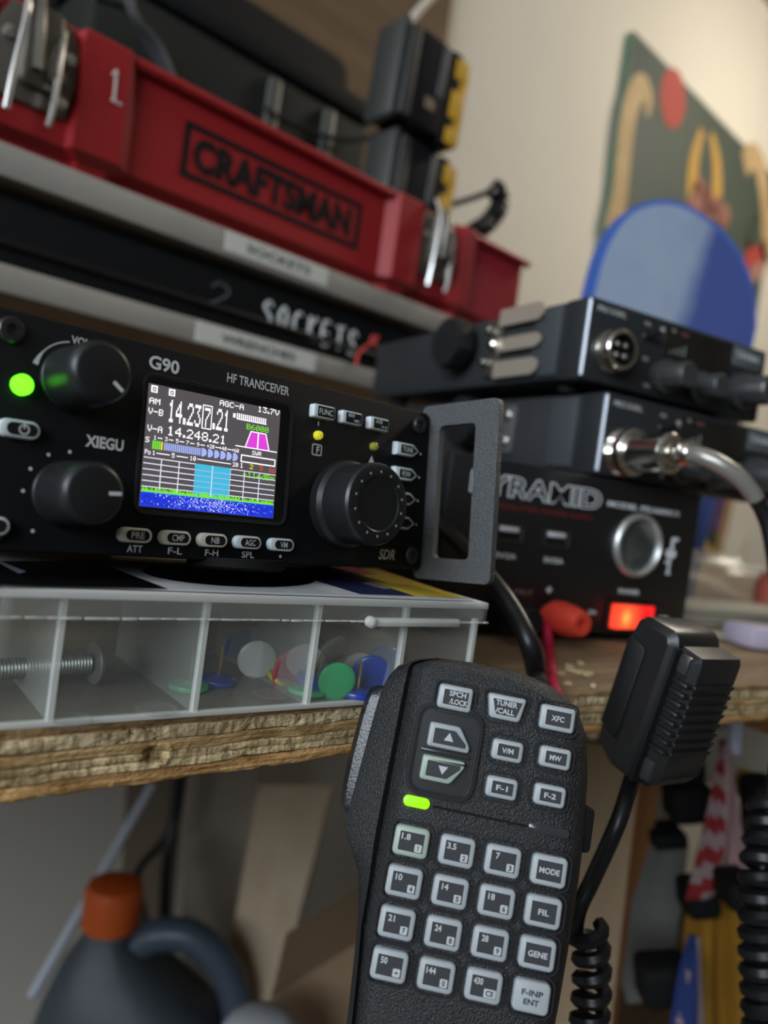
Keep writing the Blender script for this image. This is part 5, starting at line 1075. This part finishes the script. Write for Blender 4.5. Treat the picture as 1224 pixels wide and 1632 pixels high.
cloth('striped_flag', [(1150, 1180), (1140, 1240), (1122, 1330), (1095, 1440)], [(1160, 1180), (1176, 1290), (1188, 1370), (1190, 1395)], .415, None, 'striped red and white flag with a pink side hanging under the bench', 'flag', .003, 1.5,
      [FR, FP, FWH], lambda v, u: 1 if u > .38 else (0 if int((v*11+u*2.2)) % 2 == 0 else 2))
cloth('starred_cloth', [(1098, 1490), (1082, 1550), (1070, 1632), (1065, 1700)], [(1112, 1490), (1118, 1560), (1122, 1632), (1124, 1700)], .40, None, 'dark blue cloth with white stars and a white border at the bottom right', 'flag', .002, 1,
      [FB, FWH], lambda v, u: 1 if u > .68 or any((v-a)**2*4+(u-b)**2 < .006 for a, b in ((.3, .4), (.62, .25), (.78, .55))) else 0)
cloth('yellow_cloth', [(1120, 1395), (1100, 1450), (1092, 1540), (1098, 1700)], [(1176, 1400), (1205, 1470), (1230, 1560), (1250, 1700)], .46, mat('yellow_cloth', (0.34, 0.165, 0.008), .75, var=(10, (0.25, 0.115, 0.006))), 'yellow cloth hanging behind the coiled cord at the bottom right', 'cloth', .006, 2.5)
cloth('pink_rag', [(1160, 1118), (1164, 1130), (1166, 1200)], [(1180, 1108), (1182, 1128), (1176, 1200)], .33, mat('rag_pale', (0.36, 0.36, 0.44), .8), 'pale blue rag hanging over the bench edge right of the ribbed microphone', 'rag', .002, 2)
# clutter on the bench right of the power supply
for i, (px, py, ln, wd_, hh, rz_, m_, lab) in enumerate(((1135, 1010, .16, .035, .004, 8, mat('paper_tan', (0.42, 0.36, 0.26), .7), 'tan folded paper lowest of the pile behind the ribbed microphone'), (1132, 1003, .15, .03, .006, 12, mat('paper_grey', (0.26, 0.24, 0.19), .7), 'grey brown strip in the middle of the pile behind the ribbed microphone'),
        (1128, 990, .15, .035, .004, 6, mat('paper_pale', (0.44, 0.40, 0.31), .7), 'pale folded paper on top of the pile behind the ribbed microphone'))):
    b0 = on_z(1140, 1012, BENCH); o_ = MB().box(-ln/2, ln/2, -wd_/2, wd_/2, 0, hh, .001).build('paper_strip', m_, loc=(b0.x+.005*i, b0.y+.004*i, BENCH+.0005+(0, .005, .0115)[i]), rot=(0, 0, R_(rz_-20))); tag(o_, lab, 'paper', 'papers piled on the bench')
pb = on_z(1168, 985, BENCH); rb = random.Random(9)
bm = bmesh.new(); bmesh.ops.create_icosphere(bm, subdivisions=4, radius=1)
nz = [Vector((rb.uniform(-1, 1), rb.uniform(-1, 1), rb.uniform(-1, 1))).normalized() for _ in range(26)]
for v in bm.verts:
    k_ = 1+.10*sum(abs(((v.co.dot(n_)*5+i) % 2)-1)-.5 for i, n_ in enumerate(nz))/3; v.co = Vector((v.co.x*.10*k_, v.co.y*.045*k_, max(-.001, v.co.z*.040*k_)))
B = MB().bm(bm); tag(B.build('plastic_bag', clear_mat('bag_plastic', (0.52, 0.48, 0.42), .45, .3), loc=(pb.x, pb.y+.03, BENCH+.001), rot=(0, 0, R_(-25)), ang=20), 'crumpled clear plastic bag on the bench right of the power supply', 'bag')
pw_ = on_z(1198, 1034, BENCH); tag(MB().box(-.016, .02, -.012, .012, 0, .011, .003).build('lilac_box', mat('lilac', (0.44, 0.38, 0.48), .6), loc=(pw_.x+.012, pw_.y, BENCH+.0003), rot=(0, 0, R_(-30))), 'small pale lilac packet on the bench beside the plastic bag', 'packet')
pw_ = at(1236, 962, .5); tag(MB().lathe([(.0, .020), (.010, .019), (.0135, .012), (.0135, -.014), (.012, -.03), (0, -.03)], axis='z', n=24).lathe([(.02, -.03), (.02, -.036-(pw_.z-BENCH-.036)), (0, -.036-(pw_.z-BENCH-.036))], axis='z', n=24).build('red_bottle', mat('cap_red', (0.55, 0.13, 0.09), .5), loc=pw_), 'red capped bottle at the right edge on the bench', 'bottle')
